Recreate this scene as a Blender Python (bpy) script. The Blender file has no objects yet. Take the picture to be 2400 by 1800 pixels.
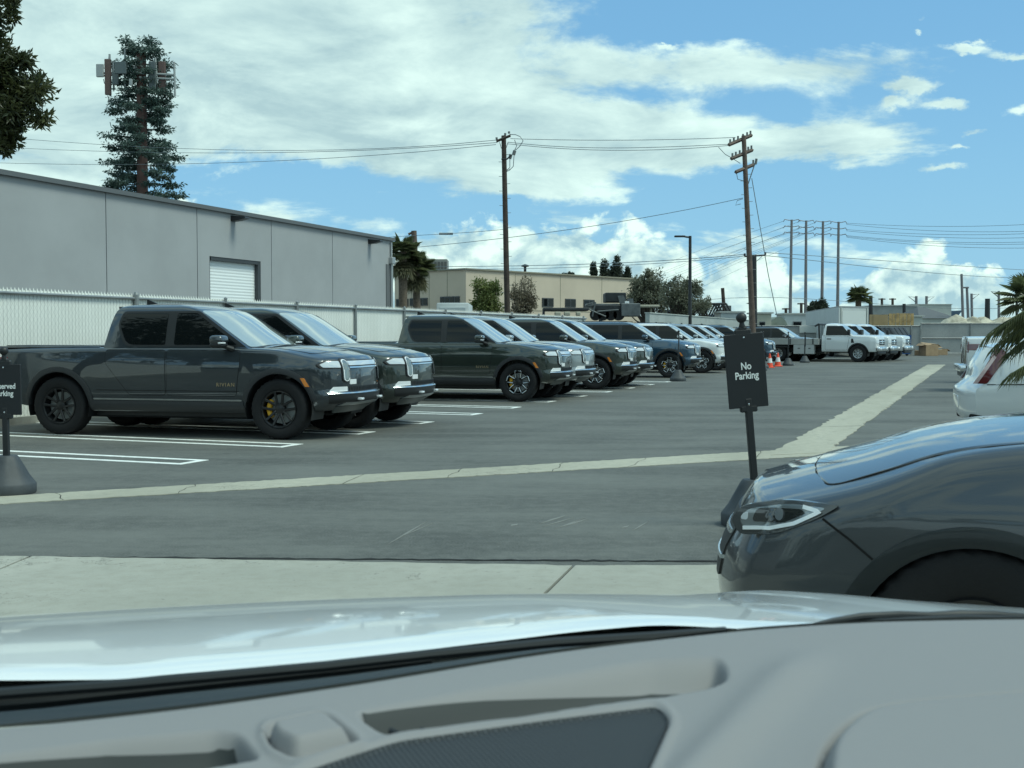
import bpy, bmesh, math, random
import numpy as np
from mathutils import Vector, Matrix, Euler
R = math.radians
SC = bpy.context.scene
COL = SC.collection
# ------------------------------------------------------------------ camera
FPX, CAMH, HORIZ = 2800.0, 1.46, 784.0          # focal length and horizon measured on the 2400 px wide photograph
PITCH = math.atan((900 - HORIZ) / FPX)
cam_data = bpy.data.cameras.new('camera'); cam = bpy.data.objects.new('camera', cam_data); COL.objects.link(cam)
cam.location = (0, 0, CAMH); cam.rotation_euler = (R(90) - PITCH, 0, 0)
cam_data.sensor_width = 36; cam_data.lens = 36 * FPX / 2400; cam_data.clip_start = 0.05; cam_data.clip_end = 6000
cam_data.dof.use_dof = True; cam_data.dof.focus_distance = 22; cam_data.dof.aperture_fstop = 13
SC.camera = cam
# ------------------------------------------------------------------ exposure
vs = SC.view_settings
vs.view_transform = 'Standard'; vs.look = 'None'; vs.gamma = 1; vs.use_curve_mapping = False
vs.exposure = 0.47
vs.use_white_balance = True; vs.white_balance_temperature = 6300; vs.white_balance_tint = -11.5
SC.cycles.max_bounces = 6; SC.cycles.glossy_bounces = 3; SC.cycles.diffuse_bounces = 3; SC.cycles.transparent_max_bounces = 8
SC.cycles.caustics_reflective = False; SC.cycles.caustics_refractive = False
# ------------------------------------------------------------------ node expressions
class E:
    """a scalar socket with arithmetic, so that node trees read like formulas"""
    def __init__(s, nt, sock): s.nt, s.k = nt, sock
    def _op(s, op, *a):
        n = s.nt.nodes.new('ShaderNodeMath'); n.operation = op
        for i, v in enumerate((s,) + a):
            if isinstance(v, E): s.nt.links.new(v.k, n.inputs[i])
            else: n.inputs[i].default_value = v
        return E(s.nt, n.outputs[0])
    def __add__(s, o): return s._op('ADD', o)
    __radd__ = __add__
    def __sub__(s, o): return s._op('SUBTRACT', o)
    def __rsub__(s, o): return (s * -1.0) + o
    def __mul__(s, o): return s._op('MULTIPLY', o)
    __rmul__ = __mul__
    def __truediv__(s, o): return s._op('DIVIDE', o)
    def max(s, o): return s._op('MAXIMUM', o)
    def min(s, o): return s._op('MINIMUM', o)
    def exp(s): return s._op('EXPONENT')
    def abs(s): return s._op('ABSOLUTE')
    def smooth(s, a, b, lo=0.0, hi=1.0):
        n = s.nt.nodes.new('ShaderNodeMapRange'); n.interpolation_type = 'SMOOTHSTEP'
        s.nt.links.new(s.k, n.inputs[0])
        for i, v in zip((1, 2, 3, 4), (a, b, lo, hi)):
            if isinstance(v, E): s.nt.links.new(v.k, n.inputs[i])
            else: n.inputs[i].default_value = v
        return E(s.nt, n.outputs[0])
def xyz(nt, a, b, c):
    n = nt.nodes.new('ShaderNodeCombineXYZ')
    for i, v in enumerate((a, b, c)):
        if isinstance(v, E): nt.links.new(v.k, n.inputs[i])
        else: n.inputs[i].default_value = v
    return n.outputs[0]
def noise(nt, vec, scale, detail=5, rough=.55, dist=0.0):
    n = nt.nodes.new('ShaderNodeTexNoise'); nt.links.new(vec, n.inputs['Vector'])
    n.inputs['Scale'].default_value = scale; n.inputs['Detail'].default_value = detail
    n.inputs['Roughness'].default_value = rough; n.inputs['Distortion'].default_value = dist
    return E(nt, n.outputs[0])
def mixc(nt, fac, a, b):
    n = nt.nodes.new('ShaderNodeMix'); n.data_type = 'RGBA'
    if isinstance(fac, E): nt.links.new(fac.k, n.inputs[0])
    else: n.inputs[0].default_value = fac
    for i, v in ((6, a), (7, b)):
        if hasattr(v, 'is_output') or hasattr(v, 'links'): nt.links.new(v, n.inputs[i])
        else: n.inputs[i].default_value = (*v, 1)
    return n.outputs[2]
# ------------------------------------------------------------------ sky and sun
SUN_EL, SUN_AZ = 58.0, 105.0          # azimuth from +Y towards +X
world = bpy.data.worlds.new('World'); SC.world = world; world.use_nodes = True
def build_sky():
    nt = world.node_tree; nt.nodes.clear()
    out = nt.nodes.new('ShaderNodeOutputWorld'); bg = nt.nodes.new('ShaderNodeBackground')
    nt.links.new(bg.outputs[0], out.inputs[0]); bg.inputs[1].default_value = 0.1
    sky = nt.nodes.new('ShaderNodeTexSky'); sky.sky_type = 'NISHITA'; sky.sun_disc = False
    sky.sun_elevation = R(SUN_EL); sky.sun_rotation = R(SUN_AZ); sky.air_density = 1.0; sky.dust_density = 0.4; sky.ozone_density = 2.0
    tc = nt.nodes.new('ShaderNodeTexCoord'); sep = nt.nodes.new('ShaderNodeSeparateXYZ')
    nt.links.new(tc.outputs['Generated'], sep.inputs[0])
    dx, dy, dz = (E(nt, sep.outputs[i]) for i in range(3))
    up = dz.max(0.0)
    # a cloud deck seen in perspective
    k = up + 0.21
    px, py = dx / k, dy / k
    pv = xyz(nt, px, py, 0.0)
    n1 = noise(nt, pv, 2.6, 9, .60, .35)
    n2 = noise(nt, xyz(nt, px + 0.07, py - 0.10, 0.0), 2.6, 9, .60, .35)
    big = noise(nt, xyz(nt, px, py, 7.0), 0.55, 3, .5)
    # position on the sky ahead: tangent coordinates
    fy = dy.max(0.08)
    u, v = dx / fy, up / fy
    ahead = dy.smooth(0.1, 0.5)
    wv = xyz(nt, u, v * 1.6, 5.0); wv2 = xyz(nt, u, v * 1.6, 15.0)
    uw = u + (noise(nt, wv, 26.0, 6, .62) - 0.5) * 0.055; vw = v + (noise(nt, wv2, 26.0, 6, .62) - 0.5) * 0.030
    def blob(cx, cy, sx, sy, a):     # centre and size on the 2212 px wide view of the photograph
        X, Y = (cx * 1.085 - 1200) / FPX, (HORIZ - cy * 1.085) / FPX
        qx, qy = (uw - X) * (FPX / (sx * 1.085)), (vw - Y) * (FPX / (sy * 1.085))
        return ((qx * qx + qy * qy) * -1.0).exp() * a
    bias = None
    for b in SKY_BLOBS:
        e = blob(*b); bias = e if bias is None else bias + e
    thick = n1 + (noise(nt, xyz(nt, px, py, 3.0), 9.0, 6, .6) - 0.5) * 0.16 + (big - 0.5) * 0.30 + bias * ahead + (1.0 - ahead) * 0.10
    cov = thick.smooth(0.47, 0.66)
    lum = (n1 - n2) * 3.0 + 0.60
    dens = thick.smooth(0.55, 0.95)
    shade = (lum - dens * 0.34).max(0.0).min(1.0)
    deck = mixc(nt, shade, (3.7, 4.5, 5.1), (6.7, 7.4, 7.5))
    # cumulus standing low over the horizon
    az = dx / fy * ahead
    cv = xyz(nt, u * 1.0, v * 1.35, dy.smooth(-.2, .2) * 3.0)
    c1 = noise(nt, cv, 19.0, 8, .58, .2)
    c2 = noise(nt, xyz(nt, u + 0.006, v * 1.35 - 0.014, dy.smooth(-.2, .2) * 3.0), 19.0, 8, .58, .2)
    crest = None
    for (cx, wx, top) in SKY_CUMULUS:
        X = (cx * 1.085 - 1200) / FPX
        q = (u - X) * (FPX / (wx * 1.085))
        e = ((q * q * q * q) * -1.0).exp() * ((HORIZ - top * 1.085) / FPX)
        crest = e if crest is None else crest.max(e)
    crest = crest * ahead + (1.0 - ahead) * 0.07
    hgt = crest + (c1 - 0.5) * 0.105 - v
    ccov = hgt.smooth(0.0, 0.010)
    ctop = hgt.smooth(0.0, 0.065, 1.0, 0.0)
    clum = ((c1 - c2) * 5.0 + 0.16 + ctop * 0.52).max(0.0).min(1.0)
    cum = mixc(nt, clum, (3.3, 4.3, 5.2), (7.6, 8.1, 7.9))
    # pale air near the horizon
    base = mixc(nt, up.smooth(0.0, 0.26, 0.70, 0.30), mixc(nt, 0.55, sky.outputs[0], (0.9, 2.5, 5.7)), (2.6, 4.3, 6.3))
    c = mixc(nt, cov * 0.97, base, deck)
    c = mixc(nt, ccov * 0.95, c, cum)
    c = mixc(nt, up.smooth(0.0, 0.045, 0.45, 0.0), c, (4.6, 5.7, 6.3))
    nt.links.new(c, bg.inputs[0])
SKY_BLOBS = [(350, 150, 620, 230, .34), (1000, 60, 330, 110, .30), (900, 250, 420, 110, .22), (1250, 320, 430, 70, .22), (1650, 320, 320, 55, .24),
             (1720, 160, 300, 50, .20), (560, 395, 330, 40, -.30), (1000, 445, 500, 26, -.22), (1800, 430, 420, 75, -.34), (1750, 40, 430, 55, -.30),
             (2150, 330, 170, 260, -.26), (1100, 420, 420, 40, .14), (1330, 205, 260, 22, -.10), (150, 380, 260, 45, .10), (1400, 90, 130, 40, -.16), (2080, 110, 55, 9, 0.295), (2190, 128, 55, 13, 0.328), (1985, 45, 26, 18, 0.279), (1985, 75, 18, 8, 0.246), (1930, 222, 34, 12, 0.246), (2040, 232, 46, 12, 0.279), (2100, 290, 34, 13, 0.262), (2030, 370, 50, 14, 0.279), (1550, 40, 40, 8, 0.197), (1675, 52, 30, 6, 0.197), (1450, 105, 26, 6, 0.197), (1960, 190, 70, 12, 0.246), (2060, 322, 24, 7, 0.230), (2190, 245, 40, 14, 0.246), (1870, 12, 30, 7, 0.213)]
SKY_CUMULUS = [(1150, 420, 478), (1620, 140, 565), (2010, 200, 540), (2260, 120, 610), (410, 50, 425)]
build_sky()
sun_data = bpy.data.lights.new('sun', 'SUN'); sun_data.energy = 1.7; sun_data.angle = R(22); sun_data.color = (1, .96, .9)
sun = bpy.data.objects.new('sun', sun_data); COL.objects.link(sun)
_d = Vector((math.sin(R(SUN_AZ)) * math.cos(R(SUN_EL)), math.cos(R(SUN_AZ)) * math.cos(R(SUN_EL)), math.sin(R(SUN_EL))))
sun.rotation_euler = _d.to_track_quat('Z', 'Y').to_euler()
# ------------------------------------------------------------------ pixel -> world measuring helpers
def ray(px, py):
    f, r, u = Vector((0, math.cos(PITCH), -math.sin(PITCH))), Vector((1, 0, 0)), Vector((0, math.sin(PITCH), math.cos(PITCH)))
    return f * FPX + r * (px - 1200) + u * (900 - py)
def gnd(px, py, z=0.0):
    d = ray(px, py); t = (z - CAMH) / d.z
    return Vector((d.x * t, d.y * t, z))
def at(px, py, Y):
    d = ray(px, py); t = Y / d.y
    return Vector((d.x * t, Y, CAMH + d.z * t))
def onwall(px, py, p0, n):       # where the ray meets the vertical plane through p0 with normal n
    d = ray(px, py); o = Vector((0, 0, CAMH))
    t = (Vector((p0[0], p0[1], 0)) - Vector((0, 0, 0))).dot(n) / d.dot(n)
    return o + d * t
PHI = R(19.8)
ROW = Vector((math.sin(PHI), math.cos(PHI), 0)); HEAD = Vector((math.cos(PHI), -math.sin(PHI), 0))
# ------------------------------------------------------------------ materials
MATS = {}
def mat(name, col, rough=.6, metal=0.0, coat=0.0, var=0.0, vscale=6.0, bump=0.0, bscale=80.0, spec=.5, ior=1.5, emit=None, crough=.03, cior=1.75):
    if name in MATS: return MATS[name]
    m = bpy.data.materials.new(name); m.use_nodes = True; nt = m.node_tree; b = nt.nodes['Principled BSDF']
    b.inputs['Base Color'].default_value = (*col, 1); b.inputs['Roughness'].default_value = rough; b.inputs['Metallic'].default_value = metal
    b.inputs['Coat Weight'].default_value = coat; b.inputs['Coat Roughness'].default_value = crough; b.inputs['Coat IOR'].default_value = cior
    b.inputs['Specular IOR Level'].default_value = spec; b.inputs['IOR'].default_value = ior
    if var or bump:
        tc = nt.nodes.new('ShaderNodeTexCoord'); vec = tc.outputs['Object']
        if var:
            n = noise(nt, vec, vscale, 6, .6)
            lo, hi = tuple(c * (1 - var) for c in col), tuple(min(1, c * (1 + var)) for c in col)
            nt.links.new(mixc(nt, n.smooth(.3, .7), lo, hi), b.inputs['Base Color'])
        if bump:
            n = noise(nt, vec, bscale, 4, .6); bp = nt.nodes.new('ShaderNodeBump'); bp.inputs['Strength'].default_value = bump
            bp.inputs['Distance'].default_value = .01
            nt.links.new(n.k, bp.inputs['Height']); nt.links.new(bp.outputs[0], b.inputs['Normal'])
    if emit: b.inputs['Emission Color'].default_value = (*col, 1); b.inputs['Emission Strength'].default_value = emit
    MATS[name] = m
    return m
def leafmat(name, a, b_, scale=1.2, rough=.55):
    if name in MATS: return MATS[name]
    m = bpy.data.materials.new(name); m.use_nodes = True; nt = m.node_tree; b = nt.nodes['Principled BSDF']
    tc = nt.nodes.new('ShaderNodeTexCoord'); n = noise(nt, tc.outputs['Object'], scale, 6, .7)
    c = mixc(nt, n.smooth(.32, .68), a, b_); nt.links.new(c, b.inputs['Base Color']); b.inputs['Roughness'].default_value = rough
    tr = nt.nodes.new('ShaderNodeBsdfTranslucent'); nt.links.new(c, tr.inputs[0]); mx = nt.nodes.new('ShaderNodeMixShader'); mx.inputs[0].default_value = .4
    o = nt.nodes['Material Output']; nt.links.new(b.outputs[0], mx.inputs[1]); nt.links.new(tr.outputs[0], mx.inputs[2]); nt.links.new(mx.outputs[0], o.inputs[0])
    MATS[name] = m
    return m
def paint(name, col, metal=.5, rough=.32): return mat('paint_' + name, col, rough, metal, 1.0, spec=.5, crough=.02)
GLASS = mat('dark_glass', (.006, .008, .009), .02, 0, 0, spec=.5, ior=1.38)
SCREEN = mat('windshield_glass', (.36, .40, .38), .04, .0, 1.0, spec=.9, ior=1.8)
RUB = mat('tyre_rubber', (.009, .009, .010), .85, bump=.3, bscale=120)
BLK = mat('black_plastic', (.014, .015, .016), .5)
SATIN = mat('dark_cladding', (.028, .030, .033), .42)
CHR = mat('bright_trim', (.75, .78, .8), .18, 1.0)
RIMB = mat('black_alloy', (.012, .012, .013), .35, .2, .3, cior=1.4)
RIMS = mat('silver_alloy', (.55, .57, .58), .25, 1.0)
LENS = mat('lamp_lens', (.62, .66, .70), .12, .1, 1.0)
LENSW = mat('lamp_white', (.86, .88, .9), .2, 0, 1.0)
RED = mat('red_lens', (.22, .012, .014), .15, 0, 1.0)
AMB = mat('amber_lens', (.75, .25, .03), .2, 0, 1.0)
YEL = mat('yellow_caliper', (.75, .42, .03), .4)
STEEL = mat('grey_steel', (.30, .31, .31), .5, .6, var=.15, vscale=4)
SHUT = mat('shut_line', (.004, .004, .004), .9)
# ------------------------------------------------------------------ mesh builder
class MB:
    def __init__(s): s.v, s.f = [], []
    def add(s, vs_, fs):
        o = len(s.v); s.v += [tuple(p) for p in vs_]; s.f += [tuple(i + o for i in f) for f in fs]; return s
    def box(s, c, d, rot=None, taper=None):
        x, y, z = (k / 2 for k in d); t = taper or (1, 1)
        P = [Vector((a * x * (t[0] if e > 0 else 1), b * y * (t[1] if e > 0 else 1), e * z)) for e in (-1, 1) for a, b in ((-1, -1), (1, -1), (1, 1), (-1, 1))]
        M = Matrix.Identity(3) if rot is None else (rot if isinstance(rot, Matrix) else Euler(rot).to_matrix())
        return s.add([M @ p + Vector(c) for p in P], [(3, 2, 1, 0), (4, 5, 6, 7), (0, 1, 5, 4), (1, 2, 6, 5), (2, 3, 7, 6), (3, 0, 4, 7)])
    def rbox(s, c, d, r=.02, seg=2, rot=None):
        bm = bmesh.new(); bmesh.ops.create_cube(bm, size=1)
        for v in bm.verts: v.co = Vector((v.co.x * d[0], v.co.y * d[1], v.co.z * d[2]))
        bmesh.ops.bevel(bm, geom=list(bm.edges), offset=min(r, min(d) * .45), segments=seg, profile=.5, affect='EDGES')
        M = Matrix.Identity(3) if rot is None else (rot if isinstance(rot, Matrix) else Euler(rot).to_matrix())
        bm.verts.index_update(); s.add([M @ v.co + Vector(c) for v in bm.verts], [[v.index for v in f.verts] for f in bm.faces]); bm.free(); return s
    def tube(s, pts, r, n=8, cap=True):
        pts = [Vector(p) for p in pts]; rs = r if isinstance(r, (list, tuple)) else [r] * len(pts)
        V, Fc = [], []; ref = None
        for i, p in enumerate(pts):
            t = (pts[min(i + 1, len(pts) - 1)] - pts[max(i - 1, 0)]).normalized()
            if ref is None: ref = Vector((0, 0, 1)) if abs(t.z) < .9 else Vector((1, 0, 0))
            a = t.cross(ref).normalized(); b = t.cross(a).normalized(); ref = -b if False else ref
            V += [p + (a * math.cos(k * 2 * math.pi / n) + b * math.sin(k * 2 * math.pi / n)) * rs[i] for k in range(n)]
        for i in range(len(pts) - 1):
            Fc += [(i * n + k, i * n + (k + 1) % n, (i + 1) * n + (k + 1) % n, (i + 1) * n + k) for k in range(n)]
        if cap: Fc += [tuple(range(n))[::-1], tuple(range((len(pts) - 1) * n, len(pts) * n))]
        return s.add(V, Fc)
    def lathe(s, prof, n=32, axis='z', c=(0, 0, 0), close=False, jag=None):
        V, Fc = [], []; m = len(prof)
        for k in range(n):
            a = 2 * math.pi * k / n
            for i, (r, h) in enumerate(prof):
                if jag: r = r + jag(i, k)
                x, y = r * math.cos(a), r * math.sin(a)
                V.append(Vector(c) + (Vector((x, y, h)) if axis == 'z' else Vector((x, h, y)) if axis == 'y' else Vector((h, x, y))))
        rng = range(m) if close else range(m - 1)
        for k in range(n):
            for i in rng:
                j = (i + 1) % m; k2 = (k + 1) % n
                Fc.append((k * m + i, k2 * m + i, k2 * m + j, k * m + j))
        return s.add(V, Fc)
    def prism(s, poly, h0, h1, axis='z', map_=None):
        n = len(poly); mk = {'z': lambda a, b, h: (a, b, h), 'y': lambda a, b, h: (a, h, b), 'x': lambda a, b, h: (h, a, b)}[axis]
        V = [mk(a, b, h0) for a, b in poly] + [mk(a, b, h1) for a, b in poly]
        return s.add(V, [tuple(range(n))[::-1], tuple(range(n, 2 * n))] + [(i, (i + 1) % n, n + (i + 1) % n, n + i) for i in range(n)])
    def grid(s, fn, nu, nv, closed_u=False):
        V = [fn(i / nu, j / nv) for j in range(nv + 1) for i in range(nu + 1)]; w = nu + 1
        return s.add(V, [(j * w + i, j * w + i + 1, (j + 1) * w + i + 1, (j + 1) * w + i) for j in range(nv) for i in range(nu)])
    def conform(s, poly, fn, off, thick, nr=6, nc=8):
        """a thin panel of outline poly (convex in a for every b) lying on the surface fn(a, b, off)"""
        bs = [p[1] for p in poly]; b0, b1 = min(bs), max(bs)
        rows = sorted(set([b0 + (b1 - b0) * i / nr for i in range(nr + 1)] + [b for b in bs]))
        rows = [b for i, b in enumerate(rows) if i == 0 or b - rows[i - 1] > 1e-5]
        L = []
        for b in rows:
            xs = []
            for i in range(len(poly)):
                (a1, c1), (a2, c2) = poly[i], poly[(i + 1) % len(poly)]
                if min(c1, c2) - 1e-7 <= b <= max(c1, c2) + 1e-7:
                    xs += [a1, a2] if abs(c1 - c2) < 1e-7 else [a1 + (a2 - a1) * (b - c1) / (c2 - c1)]
            L.append((min(xs), max(xs)))
        P = [[(L[j][0] + (L[j][1] - L[j][0]) * i / nc, b) for i in range(nc + 1)] for j, b in enumerate(rows)]
        m = len(rows); w = nc + 1
        V = [fn(a, b, off) for r in P for a, b in r]; Fc = [(j * w + i, j * w + i + 1, (j + 1) * w + i + 1, (j + 1) * w + i) for j in range(m - 1) for i in range(nc)]
        loop = [(0, i) for i in range(nc)] + [(j, nc) for j in range(m - 1)] + [(m - 1, i) for i in range(nc, 0, -1)] + [(j, 0) for j in range(m - 1, 0, -1)]
        o = len(V); V += [fn(*P[j][i], off - thick) for j, i in loop]; n = len(loop)
        for q in range(n):
            (j, i), (j2, i2) = loop[q], loop[(q + 1) % n]
            Fc.append((j * w + i, o + q, o + (q + 1) % n, j2 * w + i2))
        return s.add(V, Fc)
    def mesh(s, name, m, smooth=True, angle=32, recalc=True, weld=False):
        me = bpy.data.meshes.new(name); me.from_pydata(s.v, [], s.f); 
        if recalc or weld:
            bm = bmesh.new(); bm.from_mesh(me)
            if weld: bmesh.ops.remove_doubles(bm, verts=bm.verts, dist=1e-5)
            bmesh.ops.recalc_face_normals(bm, faces=bm.faces); bm.to_mesh(me); bm.free()
        if m: me.materials.append(m)
        if smooth: me.shade_smooth(); me.set_sharp_from_angle(angle=R(angle))
        me.update(); return me
    def obj(s, name, m, parent=None, **kw):
        me = s.mesh(name, m, **kw); o = bpy.data.objects.new(name, me); COL.objects.link(o)
        if parent is not None: o.parent = parent
        return o
def thing(name, label, cat, loc=(0, 0, 0), rz=0.0, group=None):
    o = bpy.data.objects.new(name, None); COL.objects.link(o); o.location = loc; o.rotation_euler = (0, 0, rz)
    return tag(o, label, cat, group)
def tag(o, label, cat=None, group=None, kind=None):
    if label: o['label'] = label
    if cat: o['category'] = cat
    if group: o['group'] = group
    if kind: o['kind'] = kind
    return o
def empty(name, parent, loc=(0, 0, 0), rz=0.0):
    o = bpy.data.objects.new(name, None); COL.objects.link(o); o.parent = parent; o.location = loc; o.rotation_euler = (0, 0, rz); return o
KIDS = {}
def dup(o, parent=None, swap=None):
    c = o.copy(); COL.objects.link(c); c.parent = parent
    if swap and o.type == 'MESH' and o.data.materials and o.data.materials[0] and o.data.materials[0].name in swap:
        c.material_slots[0].link = 'OBJECT'; c.material_slots[0].material = swap[o.data.materials[0].name]
    for ch in list(o.children): dup(ch, c, swap)
    return c
def lettering(name, text, size, m, parent, M, depth=.002, align='CENTER', bold=0.0, spacing=1.0):
    cu = bpy.data.curves.new(name, 'FONT'); cu.body = text; cu.size = size; cu.extrude = depth; cu.align_x = align; cu.align_y = 'CENTER'; cu.offset = bold; cu.space_character = spacing
    cu.space_line = .95
    t = bpy.data.objects.new(name, cu); COL.objects.link(t); bpy.context.view_layer.update()
    me = bpy.data.meshes.new_from_object(t.evaluated_get(bpy.context.evaluated_depsgraph_get())); bpy.data.objects.remove(t); bpy.data.curves.remove(cu)
    me.materials.clear(); me.materials.append(m); me.name = name
    o = bpy.data.objects.new(name, me); COL.objects.link(o); o.parent = parent; o.matrix_local = M; return o
def lerp(tab, x):
    if x <= tab[0][0]: return tab[0][1]
    for (a, p), (b, q) in zip(tab, tab[1:]):
        if x <= b: return p + (q - p) * (x - a) / (b - a)
    return tab[-1][1]
def curve(tab):
    """smooth interpolation through a table (monotone cubic)"""
    xs, ys = [t[0] for t in tab], [t[1] for t in tab]; n = len(xs)
    d = [(ys[i + 1] - ys[i]) / (xs[i + 1] - xs[i]) for i in range(n - 1)]
    m = [d[0]] + [0 if d[i - 1] * d[i] <= 0 else 2 * d[i - 1] * d[i] / (d[i - 1] + d[i]) for i in range(1, n - 1)] + [d[-1]]
    def f(x):
        if x <= xs[0]: return ys[0]
        if x >= xs[-1]: return ys[-1]
        i = max(k for k in range(n - 1) if xs[k] <= x); h = xs[i + 1] - xs[i]; t = (x - xs[i]) / h
        return (2 * t**3 - 3 * t**2 + 1) * ys[i] + (t**3 - 2 * t**2 + t) * h * m[i] + (-2 * t**3 + 3 * t**2) * ys[i + 1] + (t**3 - t**2) * h * m[i + 1]
    return f
def sstep(a, b, x):
    t = max(0, min(1, (x - a) / (b - a))); return t * t * (3 - 2 * t)
def rounded(poly, r, n=4):
    out = []; N = len(poly)
    for i in range(N):
        p0, p, p1 = Vector(poly[i - 1]), Vector(poly[i]), Vector(poly[(i + 1) % N])
        rr = r[i] if isinstance(r, (list, tuple)) else r
        a, b = (p0 - p), (p1 - p); k = min(rr, a.length * .45, b.length * .45)
        if k <= 0: out.append(tuple(p)); continue
        q0, q1 = p + a.normalized() * k, p + b.normalized() * k
        for j in range(n + 1):
            t = j / n; out.append(tuple(q0 * (1 - t)**2 + p * 2 * t * (1 - t) + q1 * t * t))
    return out
def cut(o, cutters, angle=48):
    """subtract closed meshes from o"""
    for m in cutters:
        c = m.obj('cutter', None, recalc=True, smooth=False)
        md = o.modifiers.new('cut', 'BOOLEAN'); md.operation = 'DIFFERENCE'; md.solver = 'MANIFOLD'; md.object = c
        bpy.context.view_layer.update()
        me = bpy.data.meshes.new_from_object(o.evaluated_get(bpy.context.evaluated_depsgraph_get())); o.modifiers.clear(); old = o.data; o.data = me; me.name = o.name
        bpy.data.meshes.remove(old); bpy.data.objects.remove(c)
    o.data.shade_smooth(); o.data.set_sharp_from_angle(angle=R(angle))
# ------------------------------------------------------------------ vehicle bodies (x forward, y left, z up, origin on the ground)
class Body:
    """a lofted lower body whose sides, top and nose can also be asked for, so that trim lies on them"""
    def __init__(s, xt, xn, side, width, top, bottom, rc=.10, crown=.02, nose=(.30, 4, .75), rake=((0, 0), (2, 0)), tail=(.12, 4, .5), trake=((0, 0), (2, 0)), flare=()):
        s.xt, s.xn = xt, xn; s.side, s.width, s.topf, s.bot = curve(side), curve(width), curve(top), curve(bottom)
        s.rc, s.crown, s.nose, s.rake, s.tail, s.trake, s.flare = rc, crown, nose, curve(rake), tail, curve(trake), flare
    def s(s, x, z):
        f = sum(.018 * math.exp(-((x - a) / .5) ** 4) * math.exp(-((z - .78) / .42) ** 4) for a in s.flare)
        return s.side(z) * s.width(x) + f
    def warp(s, p):
        x, y, z = p
        w = sstep(s.xn - s.nose[2], s.xn, x); x2 = x + w * (-s.nose[0] * abs(y) ** s.nose[1] + s.rake(z))
        w = sstep(s.xt + s.tail[2], s.xt, x); x2 += w * (s.tail[0] * abs(y) ** s.tail[1] - s.trake(z))
        return Vector((x2, y, z))
    def front(s, y, z, off=0.0): return s.warp((s.xn, y, z)) + Vector((off, 0, 0))
    def sidep(s, sg):
        def f(x, z, off=0.0):
            x0 = x                                   # the station whose side point comes to lie at x
            for _ in range(12): x0 += (x - s.warp((x0, s.s(x0, z), z)).x) * .8
            return Vector((x, sg * (s.s(x0, z) + off), z))
        return f
    def top(s, x, y, off=0.0):
        zt = s.topf(x); w = s.s(x, zt - s.rc) - s.rc; a = abs(y)
        z = zt + s.crown * (1 - (a / w) ** 2) if a <= w else zt - s.rc + s.rc * math.sqrt(max(0, 1 - ((a - w) / s.rc) ** 2))
        return s.warp((x, y, z + off))
    def section(s, x):
        zb, zt = s.bot(x), s.topf(x); z1 = zt - s.rc; P = [(s.s(x, zb) - .06, zb)]
        P += [(s.s(x, zb + (z1 - zb) * i / 16), zb + (z1 - zb) * i / 16) for i in range(17)]
        w = s.s(x, z1)
        P += [(w - s.rc + s.rc * math.cos(a * math.pi / 12), z1 + s.rc * math.sin(a * math.pi / 12)) for a in range(1, 6)]
        P += [((w - s.rc) * (1 - i / 5), zt + s.crown * (1 - (1 - i / 5) ** 2)) for i in range(0, 5)]
        return P
    def build(s, name, m, parent, n=60):
        mb = MB(); xs = [s.xt + (s.xn - s.xt) * (.5 - .5 * math.cos(math.pi * i / n)) * .35 + (s.xn - s.xt) * i / n * .65 for i in range(n + 1)]
        secs = [s.section(x) for x in xs]; k = len(secs[0])
        for sg in (1, -1):
            V = [s.warp((x, sg * y, z)) for x, S in zip(xs, secs) for y, z in S]
            mb.add(V, [(i * k + j, (i + 1) * k + j, (i + 1) * k + j + 1, i * k + j + 1) for i in range(n) for j in range(k - 1)])
        m_ = 14
        for lst in (0, k - 1):                          # top and bottom centre strips
            V = [s.warp((x, S[lst][0] * (1 - 2 * q / m_), S[lst][1])) for x, S in zip(xs, secs) for q in range(m_ + 1)]
            mb.add(V, [(i * (m_ + 1) + j, (i + 1) * (m_ + 1) + j, (i + 1) * (m_ + 1) + j + 1, i * (m_ + 1) + j + 1) for i in range(n) for j in range(m_)])
        for x, S in ((s.xt, secs[0]), (s.xn, secs[-1])):  # nose and tail faces
            V = [s.warp((x, y * (1 - 2 * q / m_), z)) for y, z in S for q in range(m_ + 1)]
            mb.add(V, [(j * (m_ + 1) + q, j * (m_ + 1) + q + 1, (j + 1) * (m_ + 1) + q + 1, (j + 1) * (m_ + 1) + q) for j in range(k - 1) for q in range(m_)])
        return mb.obj(name, m, parent, weld=True)
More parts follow.
